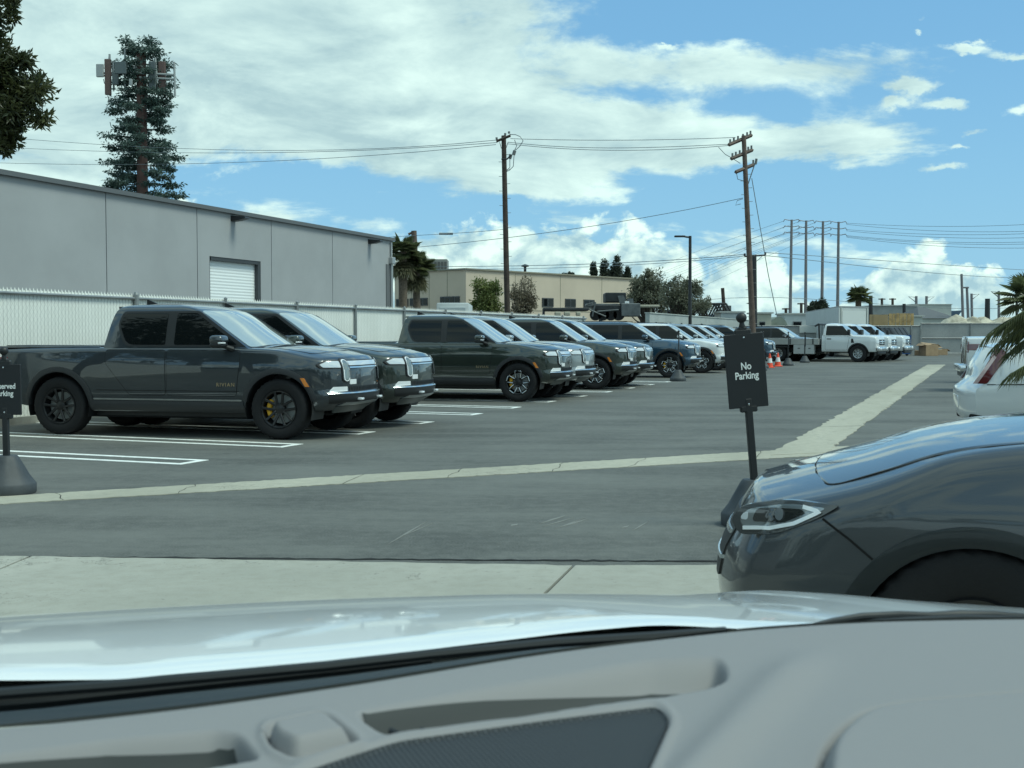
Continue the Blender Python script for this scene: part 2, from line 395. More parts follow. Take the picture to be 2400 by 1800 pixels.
class Cabin:
    """the glasshouse: rounded plan outlines stacked from the belt to the roof"""
    def __init__(s, z0, z1, half, xf, xb, bow=.14, bowb=.05, roof=.05, rc=.10):
        s.z0, s.z1, s.h, s.xf, s.xb, s.bow, s.bowb, s.roof, s.rc = z0, z1, curve(half), curve(xf), curve(xb), bow, bowb, roof, rc
    def side(s, sg): return lambda x, z, off=0.0: Vector((x, sg * (s.h(z) + off), z))
    def screen(s, y, z, off=0.0): return Vector((s.xf(z) - s.bow * (y / s.h(z)) ** 2 + off, y, z + off * .6))
    def back(s, y, z, off=0.0): return Vector((s.xb(z) + s.bowb * (y / s.h(z)) ** 2 - off, y, z))
    def build(s, name, m, parent, nz=14):
        mb = MB(); L = []
        for i in range(nz + 1):
            z = s.z0 + (s.z1 - s.z0) * (1 - (1 - i / nz) ** 1.3); h = s.h(z); P = []
            for q in range(-8, 9): y = h * q / 8 * .985; P.append(s.screen(y, z))
            for q in range(1, 16):
                t = q / 16; x = (s.xf(z) - s.bow) * (1 - t) + (s.xb(z) + s.bowb) * t; P.append(Vector((x, h, z)))
            for q in range(8, -9, -1): P.append(s.back(h * q / 8 * .985, z))
            for q in range(1, 16):
                t = q / 16; x = (s.xb(z) + s.bowb) * (1 - t) + (s.xf(z) - s.bow) * t; P.append(Vector((x, -h, z)))
            L.append(P)
        n = len(L[0]); V = [p for P in L for p in P]
        F_ = [(i * n + j, i * n + (j + 1) % n, (i + 1) * n + (j + 1) % n, (i + 1) * n + j) for i in range(nz) for j in range(n)]
        mb.add(V, F_)
        top = L[-1]; cx = sum(p.x for p in top) / n
        ring = [top]
        for q in (.8, .5, .2): ring.append([Vector((cx + (p.x - cx) * q, p.y * q, s.z1 + s.roof * (1 - q * q))) for p in top])
        V = [p for P in ring for p in P] + [Vector((cx, 0, s.z1 + s.roof))]
        mb.add(V, [(i * n + j, i * n + (j + 1) % n, (i + 1) * n + (j + 1) % n, (i + 1) * n + j) for i in range(3) for j in range(n)] + [(3 * n + j, 3 * n + (j + 1) % n, 4 * n) for j in range(n)])
        mb.add(L[0], [tuple(range(n))])
        return mb.obj(name, m, parent, weld=True, angle=40)
def wheel(parent, x, y, r, rim_r, w, style='twin', caliper=False, sg=1, rimm=None):
    """sg = +1 when the outer face looks to +y"""
    W = empty('wheel', parent, (x, y, r))
    h = w / 2
    prof = [(rim_r, -h * .8), (rim_r + .03, -h * .95), (r * .82, -h), (r * .94, -h * .96), (r * .985, -h * .82), (r, -h * .6), (r, -h * .2), (r, h * .2), (r, h * .6), (r * .985, h * .82), (r * .94, h * .96), (r * .82, h), (rim_r + .03, h * .95), (rim_r, h * .8)]
    MB().lathe(prof, 72, 'y', close=True, jag=lambda i, k: (-.012 if (k % 2) and i in (4, 5, 8, 9) else 0) - (.012 if i in (3, 10) and k % 3 == 0 else 0)).obj('tyre', RUB, W, angle=50)
    o = sg * h
    rm = RIMB if style in ('twin', 'loop') else RIMS
    m = MB(); m.lathe([(rim_r + .004, o * .80), (rim_r - .004, o * .90), (rim_r - .022, o * .86), (rim_r - .035, o * .2), (rim_r - .06, -o * .3), (.05, -o * .3)], 48, 'y')
    if style in ('twin', 'loop'):
        for k in range(5):
            a0 = 2 * math.pi * k / 5 + .31
            for e in ((-1, 1) if style == 'twin' else (-1, 1)):
                p0 = (.055, e * .032); p1 = (rim_r - .02, e * (.062 if style == 'twin' else .075))
                P = []
                for (rr, t), yy in ((p0, o * .62), (p1, o * .84)):
                    ca, sa = math.cos(a0), math.sin(a0); P.append(Vector((rr * ca - t * sa, yy, rr * sa + t * ca)))
                d = (P[1] - P[0]); mid = (P[0] + P[1]) / 2; ax = d.normalized(); up_ = Vector((0, 1, 0)); b = ax.cross(up_).normalized(); c2 = b.cross(ax).normalized()
                m.rbox(mid, (d.length, .036, .03), .006, 1, Matrix((ax, b, c2)).transposed())
        m.lathe([(.001, o * .74), (.045, o * .72), (.075, o * .66), (.085, o * .4)], 24, 'y')
    elif style == 'steel':
        for k in range(8):
            a0 = 2 * math.pi * k / 8; m.rbox((rim_r * .55 * math.cos(a0), o * .35, rim_r * .55 * math.sin(a0)), (rim_r * .7, .03, .07), .01, 1, (0, -a0, 0))
        m.lathe([(.001, o * .9), (.07, o * .88), (.11, o * .5), (.13, o * .3)], 24, 'y')
    else:
        for k in range(10):
            a0 = 2 * math.pi * k / 10; m.rbox((rim_r * .55 * math.cos(a0), o * .7, rim_r * .55 * math.sin(a0)), (rim_r * .85, .025, .035), .006, 1, (0, -a0, 0))
        m.lathe([(.001, o * .8), (.05, o * .78), (.07, o * .5)], 24, 'y')
    m.obj('rim', rm, W, recalc=True)
    if style == 'loop':
        m = MB()
        for k in range(5):
            a0 = 2 * math.pi * k / 5 + .31; ca, sa = math.cos(a0), math.sin(a0)
            pts = []
            for rr, t in ((.10, -.05), (rim_r - .03, -.072), (rim_r - .012, -.05), (rim_r - .012, .05), (rim_r - .03, .072), (.10, .05)):
                pts.append((rr * ca - t * sa, o * (.70 + .18 * rr / rim_r), rr * sa + t * ca))
            m.tube(pts, .0115, 6)
        m.obj('rim_outline', RIMS, W)
    MB().lathe([(.03, 0), (rim_r * .78, 0), (rim_r * .78, o * .12), (.03, o * .12)], 32, 'y', c=(0, o * .1, 0)).obj('brake_disc', STEEL, W)
    if caliper:
        c = MB()
        for k in range(5):
            a = math.pi - .55 + k * .27; c.rbox((rim_r * .66 * math.cos(a), o * .28, rim_r * .66 * math.sin(a)), (.075, .08, .075), .015, 1, (0, -a, 0))
        c.obj('brake_caliper', YEL, W)
    return W
def liner(parent, B, x, z, r, w=.42):
    for sg in (1, -1):
        m = MB(); n = 24; y0, y1 = sg * (B.s(x, z) - w), sg * (B.s(x, z + .2) - .012)
        P = [(r * math.cos(math.pi * (-.10 + 1.2 * k / n)), r * math.sin(math.pi * (-.10 + 1.2 * k / n))) for k in range(n + 1)]
        V = [(x + a, y, z + b) for y in (y0, y1) for a, b in P]
        m.add(V, [(k, k + 1, n + 2 + k, n + 1 + k) for k in range(n)]); m.add([(x + a, y0, z + b) for a, b in P], [tuple(range(n + 1))])
        m.obj('wheel_liner', BLK, parent, recalc=False)
def arch_cutters(B, axles, r, z):
    out = []
    for x in axles:
        for sg in (1, -1):
            y0, y1 = sg * (B.s(x, z) - .40), sg * 1.5
            out.append(MB().prism([(x + r * math.cos(2 * math.pi * k / 40), z + r * math.sin(2 * math.pi * k / 40)) for k in range(40)], y0, y1, 'y'))
    return out
def arch_trim(parent, B, x, z, r0, r1, m, a0=-.05, a1=1.05, off=.014, name='arch_trim'):
    for sg in (1, -1):
        f = B.sidep(sg); n = 30
        A = [math.pi * (a0 + (a1 - a0) * k / n) for k in range(n + 1)]
        V = []
        for rr, of in ((r0, -.05), (r0, off), ((r0 + r1) / 2, off + .004), (r1, off - .002), (r1, -.01)):
            V += [f(x + rr * math.cos(a), z + rr * math.sin(a), of) for a in A]
        w = n + 1
        MB().add(V, [(j * w + k, j * w + k + 1, (j + 1) * w + k + 1, (j + 1) * w + k) for j in range(4) for k in range(n)]).obj(name, m, parent)
def line_on(fn, pts, wid, off=.003, th=.004):
    """a narrow strip following 2-D points on a surface"""
    m = MB(); n = len(pts); L, Rr = [], []
    for i in range(n):
        a, b = Vector(pts[max(i - 1, 0)]), Vector(pts[min(i + 1, n - 1)]); d = (b - a).normalized(); q = Vector((-d.y, d.x)) * wid / 2; p = Vector(pts[i])
        L.append(p + q); Rr.append(p - q)
    V = [fn(p.x, p.y, off) for p in L] + [fn(p.x, p.y, off) for p in Rr] + [fn(p.x, p.y, off - th) for p in L] + [fn(p.x, p.y, off - th) for p in Rr]
    F_ = []
    for i in range(n - 1): F_ += [(i, i + 1, n + i + 1, n + i), (2 * n + i, 2 * n + i + 1, i + 1, i), (n + i, n + i + 1, 3 * n + i + 1, 3 * n + i)]
    return m.add(V, F_)
def dense(pts, k=8):
    out = []
    for p, q in zip(pts, pts[1:]):
        out += [(p[0] + (q[0] - p[0]) * i / k, p[1] + (q[1] - p[1]) * i / k) for i in range(k)]
    return out + [pts[-1]]
def loop_on(fn, poly, wid, off=.003, th=.004, k=6):
    return line_on(fn, dense(list(poly) + [poly[0], poly[1]], k), wid, off, th)
P_GREY = paint('slate', (.026, .034, .042)); P_GREEN = paint('forest', (.027, .038, .030)); P_SILV = paint('silver', (.30, .33, .34), .6)
P_BLUE = paint('blue', (.020, .060, .105)); P_WHITE = paint('white', (.72, .74, .74), 0); P_DEEP = paint('deep_green', (.024, .034, .027)); P_STONE = paint('stone', (.20, .205, .20), .4)
P_DARKSUV = mat('paint_graphite', (.050, .056, .062), .36, .35, 1.0, crough=.05, cior=1.5)
def make_electric(kind, pm, style, label, group):
    """a boxy electric pickup ('pickup') or its estate sister ('suv')"""
    root = thing('electric_pickup' if kind == 'pickup' else 'electric_suv', label, 'pickup truck' if kind == 'pickup' else 'SUV', group=group)
    AF, AR = 1.78, (-1.67 if kind == 'pickup' else -1.30)
    xt = -2.74 if kind == 'pickup' else -2.36
    side = [(.32, .86), (.38, .92), (.46, .955), (.52, .955), (.56, .968), (.78, .985), (.98, .992), (1.08, .985), (1.2, .965), (1.32, .93)]
    width = [(xt, .97), (-1.8, 1.0), (0, 1.0), (1.8, 1.0), (2.45, .985), (2.62, .970), (2.72, .925)]
    tz = [(xt, 1.255), (-1.2, 1.275), (1.0, 1.285), (1.3, 1.27), (1.7, 1.255), (2.1, 1.225), (2.45, 1.185), (2.64, 1.145), (2.72, 1.115)]
    bt = [(xt, .50), (-2.2, .42), (-1.4, .36), (1.4, .36), (2.1, .36), (2.5, .38), (2.72, .40)]
    rake = [(.30, -.25), (.36, -.22), (.44, -.10), (.49, -.02), (.56, .03), (.64, .035), (.68, .0), (.80, .0), (.98, -.01), (1.06, -.035), (1.12, -.08), (1.18, -.16)]
    B = Body(xt, 2.72, side, width, tz, bt, rc=.085, crown=.05, nose=(.40, 3.2, 1.25), rake=rake, tail=(.10, 4, .5), trake=[(.4, -.15), (.6, 0), (.9, 0), (1.25, -.04)], flare=(AF, AR))
    body = B.build('body', pm, root)
    cut(body, arch_cutters(B, (AF, AR), .505, .43))
    for ax in (AF, AR): liner(root, B, ax, .43, .5)
    # cladding
    for ax in (AF, AR): arch_trim(root, B, ax, .43, .488, .565, SATIN, -.02 if ax == AR else .06, .94 if ax == AF else 1.0)
    for sg in (1, -1):
        f = B.sidep(sg)
        MB().conform([(AR + .50, .372), (AF - .50, .372), (AF - .545, .515), (AR + .545, .515)], f, .012, .03, 5, 20).obj('rocker_panel', SATIN, root)
        MB().conform([(AR + .56, .525), (AF - .56, .525), (AF - .565, .548), (AR + .565, .548)], f, .008, .012, 1, 20).obj('sill_trim', STEEL, root)
        # doors
        fd = rounded([(.075, .60), (1.14, .60), (1.16, .80), (1.20, 1.02), (1.20, 1.24), (.075, 1.24)], .04)
        rd = rounded([(-.52, .60), (.045, .60), (.045, 1.24), (-.90, 1.24), (-.90, 1.06), (-.70, .82)] if kind == 'pickup' else [(-.62, .60), (.045, .60), (.045, 1.24), (-.96, 1.24), (-.96, 1.04), (-.76, .80)], .05)
        for poly in (fd, rd):
            d = MB().conform(poly, f, .0035, .012, 12, 10).obj('door', pm, root)
            loop_on(f, poly, .014, .0015, .006).obj('door_seam', SHUT, d)
        for hx in (.20, -.74 if kind == 'pickup' else -.78):
            MB().conform(rounded([(hx - .13, 1.085), (hx + .13, 1.085), (hx + .13, 1.115), (hx - .13, 1.115)], .012), f, .010, .012, 2, 6).obj('door_handle', pm, root)
        line_on(f, dense([(AR + .62, .665), (AF - .60, .665)], 20), .008, .0055, .006).obj('crease_line', SHUT, root)
        # mirror
        mir = MB().rbox((.97, sg * 1.14, 1.385), (.20, .26, .13), .055, 4).obj('mirror', pm, root)
        MB().rbox((.965, sg * 1.135, 1.315), (.17, .25, .07), .03, 3).tube([(1.00, sg * 1.06, 1.30), (1.08, sg * .95, 1.255)], [.03, .04], 8).obj('mirror_shell', BLK, mir)
        MB().rbox((1.045, sg * 1.20, 1.342), (.05, .14, .02), .004, 1).obj('turn_lamp', LENSW, mir)
        MB().conform(rounded([(AF + .40, .74), (AF + .46, .74), (AF + .38, .86), (AF + .33, .86)], .008), f, .024, .02, 3, 3).obj('side_marker', AMB, root)
        # tail lamp
        MB().conform(rounded([(xt + .02, 1.0), (xt + .20, 1.0), (xt + .22, 1.13), (xt + .02, 1.13)], .02), f, .006, .03, 4, 6).obj('tail_lamp', RED, root)
    # lettering on the lower front doors
    for sg in (-1, 1):
        x, z = .985, .755; y = sg * (B.s(x, z) + .006)
        M = Matrix.Translation((x, y, z)) @ (Euler((R(90), 0, 0 if sg < 0 else R(180))).to_matrix().to_4x4())
        lettering('lettering', 'RIVIAN', .075, mat('badge_brass', (.42, .33, .2), .35, .8), root, M, .003, spacing=1.25)
    # hood
    hp = rounded([(1.46, -.80), (2.50, -.76), (2.50, .76), (1.46, .80)], .06)
    hd = MB().conform(hp, B.top, .0035, .012, 16, 16).obj('hood', pm, root); loop_on(B.top, hp, .014, .0012, .006).obj('hood_seam', SHUT, hd)
    for e in (-1, 1): line_on(B.top, dense([(1.55, e * .52), (2.1, e * .50), (2.46, e * .46)], 8), .012, .005, .006).obj('hood_crease', pm, hd)
    MB().conform([(1.24, -.78), (1.47, -.80), (1.47, .80), (1.24, .78)], B.top, .004, .01, 8, 4).obj('cowl', BLK, root)
    # nose
    f = B.front
    MB().conform(rounded([(-.93, .985), (.93, .985), (.965, 1.04), (.86, 1.105), (-.86, 1.105), (-.965, 1.04)], .02), f, .006, .03, 8, 40).obj('lamp_surround', BLK, root)
    for e in (-1, 1):
        MB().conform(rounded([(e * .695, 1.0), (e * .915, 1.005), (e * .94, 1.045), (e * .84, 1.092), (e * .695, 1.092)], .015), f, .012, .02, 5, 10).obj('light_bar', LENS, root)
    MB().conform(rounded([(-.545, 1.03), (.545, 1.03), (.545, 1.092), (-.545, 1.092)], .012), f, .012, .02, 4, 24).obj('light_bar', LENS, root)
    MB().conform(rounded([(-.545, .992), (.545, .992), (.545, 1.014), (-.545, 1.014)], .008), f, .014, .02, 2, 24).obj('chrome_strip', CHR, root)
    for e in (-1, 1):
        def cap(r, zb, zt): return [(e * .62 + r * math.cos(a), (zt if math.sin(a) > 0 else zb) + r * math.sin(a)) for a in [2 * math.pi * k / 24 for k in range(24)]]
        h = MB().conform(cap(.066, .86, 1.065), f, .018, .05, 14, 6).obj('headlight', BLK, root)
        ring = cap(.046, .86, 1.065); MB().conform(ring, f, .024, .02, 14, 6).obj('headlight_lens', mat('headlight_dark', (.22, .26, .27), .1, .5, 1.0), h)
        loop_on(f, ring, .011, .027, .008, 2).obj('headlight_ring', LENSW, h)
    MB().conform(rounded([(-.56, .665), (.56, .665), (.56, .735), (-.56, .735)], .02), f, .006, .02, 4, 24).obj('lower_grille', BLK, root)
    g = MB()
    for k in range(22): y = -.5 + k / 21; g.add(MB().conform([(y - .008, .675), (y + .008, .675), (y + .008, .725), (y - .008, .725)], f, .014, .02, 1, 1).v, MB().conform([(y - .008, .675), (y + .008, .675), (y + .008, .725), (y - .008, .725)], f, .014, .02, 1, 1).f)
    g.obj('grille_mesh', SATIN, root)
    for e in (-1, 1):
        MB().conform(rounded([(e * .60, .672), (e * .86, .665), (e * .80, .735), (e * .60, .735)], .01), f, .010, .02, 3, 8).obj('fog_lamp', LENSW, root)
        hk = MB()
        q = f(e * .37, .555, .03); hk.rbox(q, (.07, .11, .035), .012, 2); hk.obj('tow_hook', LENSW, root)
    MB().conform([(-.90, .640), (.90, .640), (.90, .655), (-.90, .655)], f, .016, .02, 1, 40).obj('bumper_strip', CHR, root)
    MB().conform(rounded([(-.86, .50), (.86, .50), (.89, .63), (-.89, .63)], .03), f, .006, .02, 5, 36).obj('bumper_band', BLK, root)
    sk = rounded([(-.74, .462), (.74, .462), (.74, .505), (.46, .505), (.40, .525), (-.40, .525), (-.46, .505), (-.74, .505)], .004, 1)
    MB().conform([(-.72, .468), (.72, .468), (.62, .512), (-.62, .512)], f, .020, .03, 4, 30).obj('skid_trim', mat('skid_silver', (.5, .52, .53), .3, .8), root)
    MB().conform([(-.60, .36), (.60, .36), (.72, .46), (-.72, .46)], f, .012, .02, 5, 24).obj('skid_plate', mat('skid_grey', (.09, .10, .10), .45), root)
    MB().conform(rounded([(-.55, .765), (-.40, .765), (-.40, .835), (-.55, .835)], .008), f, .008, .012, 2, 3).obj('paper_tag', LENSW, root)
    # glasshouse
    zb = 1.25
    if kind == 'pickup': xb = [(1.24, -1.02), (1.74, -.90), (1.82, -.86), (1.875, -.80)]
    else: xb = [(1.24, -2.28), (1.74, -2.14), (1.82, -2.10), (1.875, -2.02)]
    Cb = Cabin(zb, 1.875, [(1.24, .935), (1.32, .918), (1.75, .800), (1.82, .765), (1.86, .72), (1.875, .67)], [(1.24, 1.50), (1.5, 1.10), (1.78, .66), (1.83, .54), (1.875, .36)], xb, bow=.17, roof=.045)
    cab = Cb.build('cabin', pm, root)
    MB().conform(rounded([(-.85, 1.285), (.85, 1.285), (.74, 1.80), (-.74, 1.80)], [.04, .04, .08, .08]), Cb.screen, .006, .02, 12, 18).obj('windshield', SCREEN, root)
    for sg in (1, -1):
        f = Cb.side(sg)
        back_x = -.74 if kind == 'pickup' else -2.02
        dlo = rounded([(back_x + .12, 1.29), (1.27, 1.29), (.50, 1.795), (back_x + .04, 1.795), (back_x - .03, 1.60)], [.10, .01, .05, .06, .12])
        fr = MB().conform(dlo, f, .003, .012, 14, 12).obj('window_frame', BLK, root)
        MB().conform(rounded([(.16, 1.315), (1.14, 1.315), (.47, 1.765), (.16, 1.765)], .03), f, .007, .01, 8, 8).obj('front_window', GLASS, fr)
        if kind == 'pickup': MB().conform(rounded([(back_x + .15, 1.315), (.02, 1.315), (.02, 1.765), (back_x + .07, 1.765), (back_x + .005, 1.61)], [.12, .02, .02, .05, .12]), f, .007, .01, 8, 8).obj('rear_window', GLASS, fr)
        else:
            MB().conform(rounded([(-.86, 1.315), (.02, 1.315), (.02, 1.765), (-.86, 1.765)], .03), f, .007, .01, 8, 8).obj('rear_window', GLASS, fr)
            MB().conform(rounded([(back_x + .15, 1.315), (-.95, 1.315), (-.95, 1.765), (back_x + .07, 1.765), (back_x + .005, 1.61)], [.12, .02, .02, .05, .12]), f, .007, .01, 8, 8).obj('quarter_window', GLASS, fr)
    MB().conform(rounded([(-.70, 1.34), (.70, 1.34), (.64, 1.74), (-.64, 1.74)], .06), Cb.back, .005, .01, 6, 10).obj('back_window', GLASS, root)
    MB().prism([(-.80, 1.88), (-.58, 1.89), (-.62, 1.92), (-.77, 1.985), (-.79, 1.985)], -.018, .018, 'y').obj('antenna_fin', BLK, root)
    if kind == 'pickup':
        MB().conform([(-.865, -.66), (-.78, -.68), (-.78, .68), (-.865, .66)], lambda a, b, o=0: Vector((a, b, 1.852 + .02 * (1 - (b / .7) ** 2) + o)), .01, .03, 4, 4).obj('roof_lip', pm, root)
        MB().rbox((-1.86, 0, 1.272), (1.62, 1.60, .06), .02, 2).obj('tonneau_cover', BLK, root)
        for e in (-1, 1): MB().rbox((-1.88, e * .865, 1.275), (1.66, .075, .03), .012, 2).obj('bed_rail', pm, root)
        MB().rbox((xt + .03, 0, 1.0), (.05, 1.5, .46), .02, 2).obj('tailgate', pm, root)
    else:
        MB().rbox((-2.12, 0, 1.875), (.28, 1.3, .035), .014, 2).obj('roof_spoiler', pm, root)
        for e in (-1, 1): MB().tube([(.3, e * .66, 1.905), (-1.9, e * .66, 1.905)], .014, 6).obj('roof_rail', BLK, root)
    MB().rbox((0, 0, .33), (3.6, 1.5, .14), .03, 1).obj('underbody', BLK, root)
    for sg in (1, -1):
        wheel(root, AF, sg * .845, .425, .262, .285, style, True, sg); wheel(root, AR, sg * .845, .425, .262, .285, style, False, sg)
    return root
# ------------------------------------------------------------------ ground
def ground_mat(name, kind):
    m = bpy.data.materials.new(name); m.use_nodes = True; nt = m.node_tree; b = nt.nodes['Principled BSDF']
    tc = nt.nodes.new('ShaderNodeTexCoord'); mp = nt.nodes.new('ShaderNodeSeparateXYZ'); nt.links.new(tc.outputs['Object'], mp.inputs[0])
    x, y = E(nt, mp.outputs[0]), E(nt, mp.outputs[1])
    v = xyz(nt, x, y, 0.0)
    c_, s_ = math.cos(PHI), math.sin(PHI)
    along = xyz(nt, (x * c_ - y * s_) * 1.0, (x * s_ + y * c_) * .18, 0.0)      # streaked along the traffic
    cross = xyz(nt, x * .22, y, 3.0)
    fine = noise(nt, v, 70, 5, .75); mid = noise(nt, v, 9, 6, .62); big = noise(nt, v, .32, 5, .6); st = noise(nt, cross, 1.1, 6, .65); st2 = noise(nt, along, .8, 5, .6)
    if kind == 'asphalt':
        f = (big.smooth(.36, .64) * .34 + st.smooth(.38, .62) * .48 + st2.smooth(.36, .64) * .18)
        col = mixc(nt, f, (.042, .045, .042), (.142, .145, .132))
        col = mixc(nt, fine.smooth(.36, .68) * .50 + mid.smooth(.35, .75) * .25, col, (.20, .20, .185))
        col = mixc(nt, noise(nt, v, 1.7, 8, .75, .6).smooth(.64, .70) * .35, col, (.025, .025, .025))
        col = mixc(nt, noise(nt, xyz(nt, x, y, 9.0), 38, 2, .5).smooth(.76, .80) * .5, col, (.30, .30, .28))
        rough = .82
    else:
        col = mixc(nt, big.smooth(.3, .7), (.33, .325, .28), (.43, .42, .365)) if kind == 'concrete' else mixc(nt, st2.smooth(.3, .7), (.36, .345, .275), (.47, .45, .365))
        col = mixc(nt, mid.smooth(.35, .8) * .5, col, (.27, .26, .215))
        col = mixc(nt, fine.smooth(.4, .8) * .35, col, (.24, .23, .20))
        col = mixc(nt, noise(nt, xyz(nt, x * .6, y * 1.6, 4.0), 1.5, 8, .72, .8).smooth(.64, .70) * .75, col, (.05, .05, .048))
        col = mixc(nt, noise(nt, xyz(nt, x, y, 12.0), 26, 3, .6).smooth(.66, .72) * .6, col, (.16, .155, .14))
        ck = (noise(nt, xyz(nt, x, y, 21.0), .9, 7, .7, .3) - .5).abs(); col = mixc(nt, ck.smooth(.0, .006, 1.0, 0.0) * noise(nt, v, .5, 2, .5).smooth(.5, .6) * .7, col, (.10, .10, .09))
        rough = .85
    nt.links.new(col, b.inputs['Base Color']); b.inputs['Roughness'].default_value = rough; b.inputs['Specular IOR Level'].default_value = .3
    bp = nt.nodes.new('ShaderNodeBump'); bp.inputs['Strength'].default_value = .35; bp.inputs['Distance'].default_value = .006
    h = fine * .7 + mid * .3; nt.links.new(h.k, bp.inputs['Height']); nt.links.new(bp.outputs[0], b.inputs['Normal'])
    return m
ASPH, CONC, GUT = ground_mat('asphalt', 'asphalt'), ground_mat('concrete', 'concrete'), ground_mat('gutter_concrete', 'gutter')
def sheet(name, poly, z, m, th=0.0):
    mb = MB()
    if th: mb.prism(poly, z - th, z)
    else: mb.add([(a, b, z) for a, b in poly], [tuple(range(len(poly)))])
    return mb
rnd = random.Random(4)
tag(MB().add([(-1500, -300, 0), (1500, -300, 0), (1500, 4500, 0), (-1500, 4500, 0)], [(0, 1, 2, 3)]).obj('asphalt_ground', ASPH, recalc=False), 'dark worn asphalt of the parking lot', kind='structure')
def wobble(a, b, n, amp):
    a, b = Vector(a), Vector(b); q = (b - a).normalized(); q = Vector((-q.y, q.x, 0))
    return [a + (b - a) * i / n + q * rnd.uniform(-amp, amp) for i in range(n + 1)]
# concrete apron in front of the car, in slabs
e0, e1 = gnd(-500, 1303), gnd(2600, 1322)
def edge(t): return e0 + (e1 - e0) * t
j1a, j1b, j2a, j2b = gnd(72, 1308), gnd(-80, 1372), gnd(1345, 1330), gnd(1262, 1412)
def below(p, d): return p + (d - p) * (p.y - 1.0) / (p.y - d.y)
cuts = [(edge(0), edge(0) + Vector((-1.2, -5, 0))), (j1a, below(j1a, j1b)), (j2a, below(j2a, j2b)), (edge(1), edge(1) + Vector((.5, -5.5, 0)))]
for i in range(3):
    (a0, a1), (b0, b1) = cuts[i], cuts[i + 1]
    top = wobble(a0 + (b0 - a0).normalized() * .012, b0 - (b0 - a0).normalized() * .012, 40, .012)
    P = [(p.x, p.y) for p in top] + [(b1.x - .012, b1.y), (a1.x + .012, a1.y)]
    tag(MB().prism(P[::-1], -.05, .012 + .002 * (i == 1)).obj('concrete_apron', CONC, smooth=False), 'pale concrete apron slab in the foreground', kind='structure')
# gutters
gl = wobble(gnd(-60, 1168), gnd(1990, 1046), 170, .022); gl2 = wobble(gnd(-60, 1186), gnd(1960, 1066), 170, .018)
tag(MB().prism([(p.x, p.y) for p in gl2] + [(p.x, p.y) for p in gl[::-1]], -.05, .006).obj('gutter_strip', GUT, smooth=False), 'pale concrete gutter strip crossing the asphalt', kind='structure')
ga = wobble(gnd(1800, 1068), gnd(2174, 855), 220, .035); gb = wobble(gnd(1935, 1062), gnd(2216, 855), 220, .035)
tag(MB().prism([(p.x, p.y) for p in ga] + [(p.x, p.y) for p in gb[::-1]], -.05, .010).obj('gutter_strip', GUT, smooth=False), 'wide pale concrete gutter strip running away to the far fence', kind='structure')
JD = mat('joint_dirt', (.018, .018, .017), .95)
jm = MB(); e_ = wobble(edge(0) + Vector((0, .01, 0)), edge(1) + Vector((0, .01, 0)), 160, .012); wd = [rnd.uniform(-.012, .026) for _ in e_]
jm.add([(p.x, p.y + w_, .0045) for p, w_ in zip(e_, wd)] + [(p.x, p.y - .03, .0045) for p in e_], [(i, i + 1, len(e_) + i + 1, len(e_) + i) for i in range(len(e_) - 1)])
tag(jm.obj('pavement_joint', JD, smooth=False, recalc=False), 'dark dirt-filled joint between asphalt and concrete apron', kind='structure')
jm = MB()
for f_ in (.07, .19, .355, .47, .585, .70, .86):
    i = int(f_ * 170); a, b = gl[i], gl2[min(170, i + rnd.randrange(-2, 3))]; k_ = [a + (b - a) * j / 5 + Vector((rnd.uniform(-.03, .03), 0, 0)) for j in range(6)]
    jm.add([(p.x - .003, p.y, .0075) for p in k_] + [(p.x + .002 + rnd.uniform(0, .006), p.y, .0075) for p in k_], [(j, j + 1, 6 + j + 1, 6 + j) for j in range(5)])
for f_ in (.10, .26, .45, .66, .84):
    i = int(f_ * 220); a, b = ga[i], gb[i]; jm.add([(a.x, a.y, .0115), (b.x, b.y, .0115), (b.x, b.y + .02, .0115), (a.x, a.y + .02, .0115)], [(0, 1, 2, 3)])
tag(jm.obj('gutter_cracks', JD, smooth=False, recalc=False), 'thin dark cracks and joints across the gutter strips', kind='structure')
MARK = mat('road_paint', (.86, .87, .83), .6, var=.14, vscale=9)
tips = [483, 705, 876, 1015, 1130, 1221, 1303, 1376, 1435, 1488, 1534, 1572]
t0, t1 = gnd(483, 1079.5), gnd(1534, 901)
LINE = (gnd(665, 1043) - gnd(0, 1016)); LINE = Vector((LINE.x, LINE.y, 0)).normalized(); LN = Vector((-LINE.y, LINE.x, 0))
def on_row(px, a, d):           # the point of the ground line a + t d under photograph column px
    k = (px - 1200) / (FPX * math.cos(PITCH)); c = k * (1 + 0)  # x / depth on the ground
    t = (c * a.y - a.x) / (d.x - c * d.y); return a + d * t
for i, px in enumerate(tips):
    p = on_row(px * 1.0, t0, (t1 - t0).normalized()) if i else t0
    mb = MB(); L = 6.2; w = .105; g = .42
    for q in (0, -g):
        a = p + LN * q; mb.prism([tuple((a + LN * s_ * w / 2 - LINE * l)[:2]) for l, s_ in ((0, 1), (L, 1), (L, -1), (0, -1))], -.02, .004)
    mb.prism([tuple((p + LN * q - LINE * l)[:2]) for l, q in ((.09, -w / 2), (-.0, -w / 2), (-.0, -g + w / 2), (.09, -g + w / 2))], -.02, .004)
    tag(mb.obj('parking_line', MARK, smooth=False), 'white hairpin parking stall line on the asphalt', kind='structure')
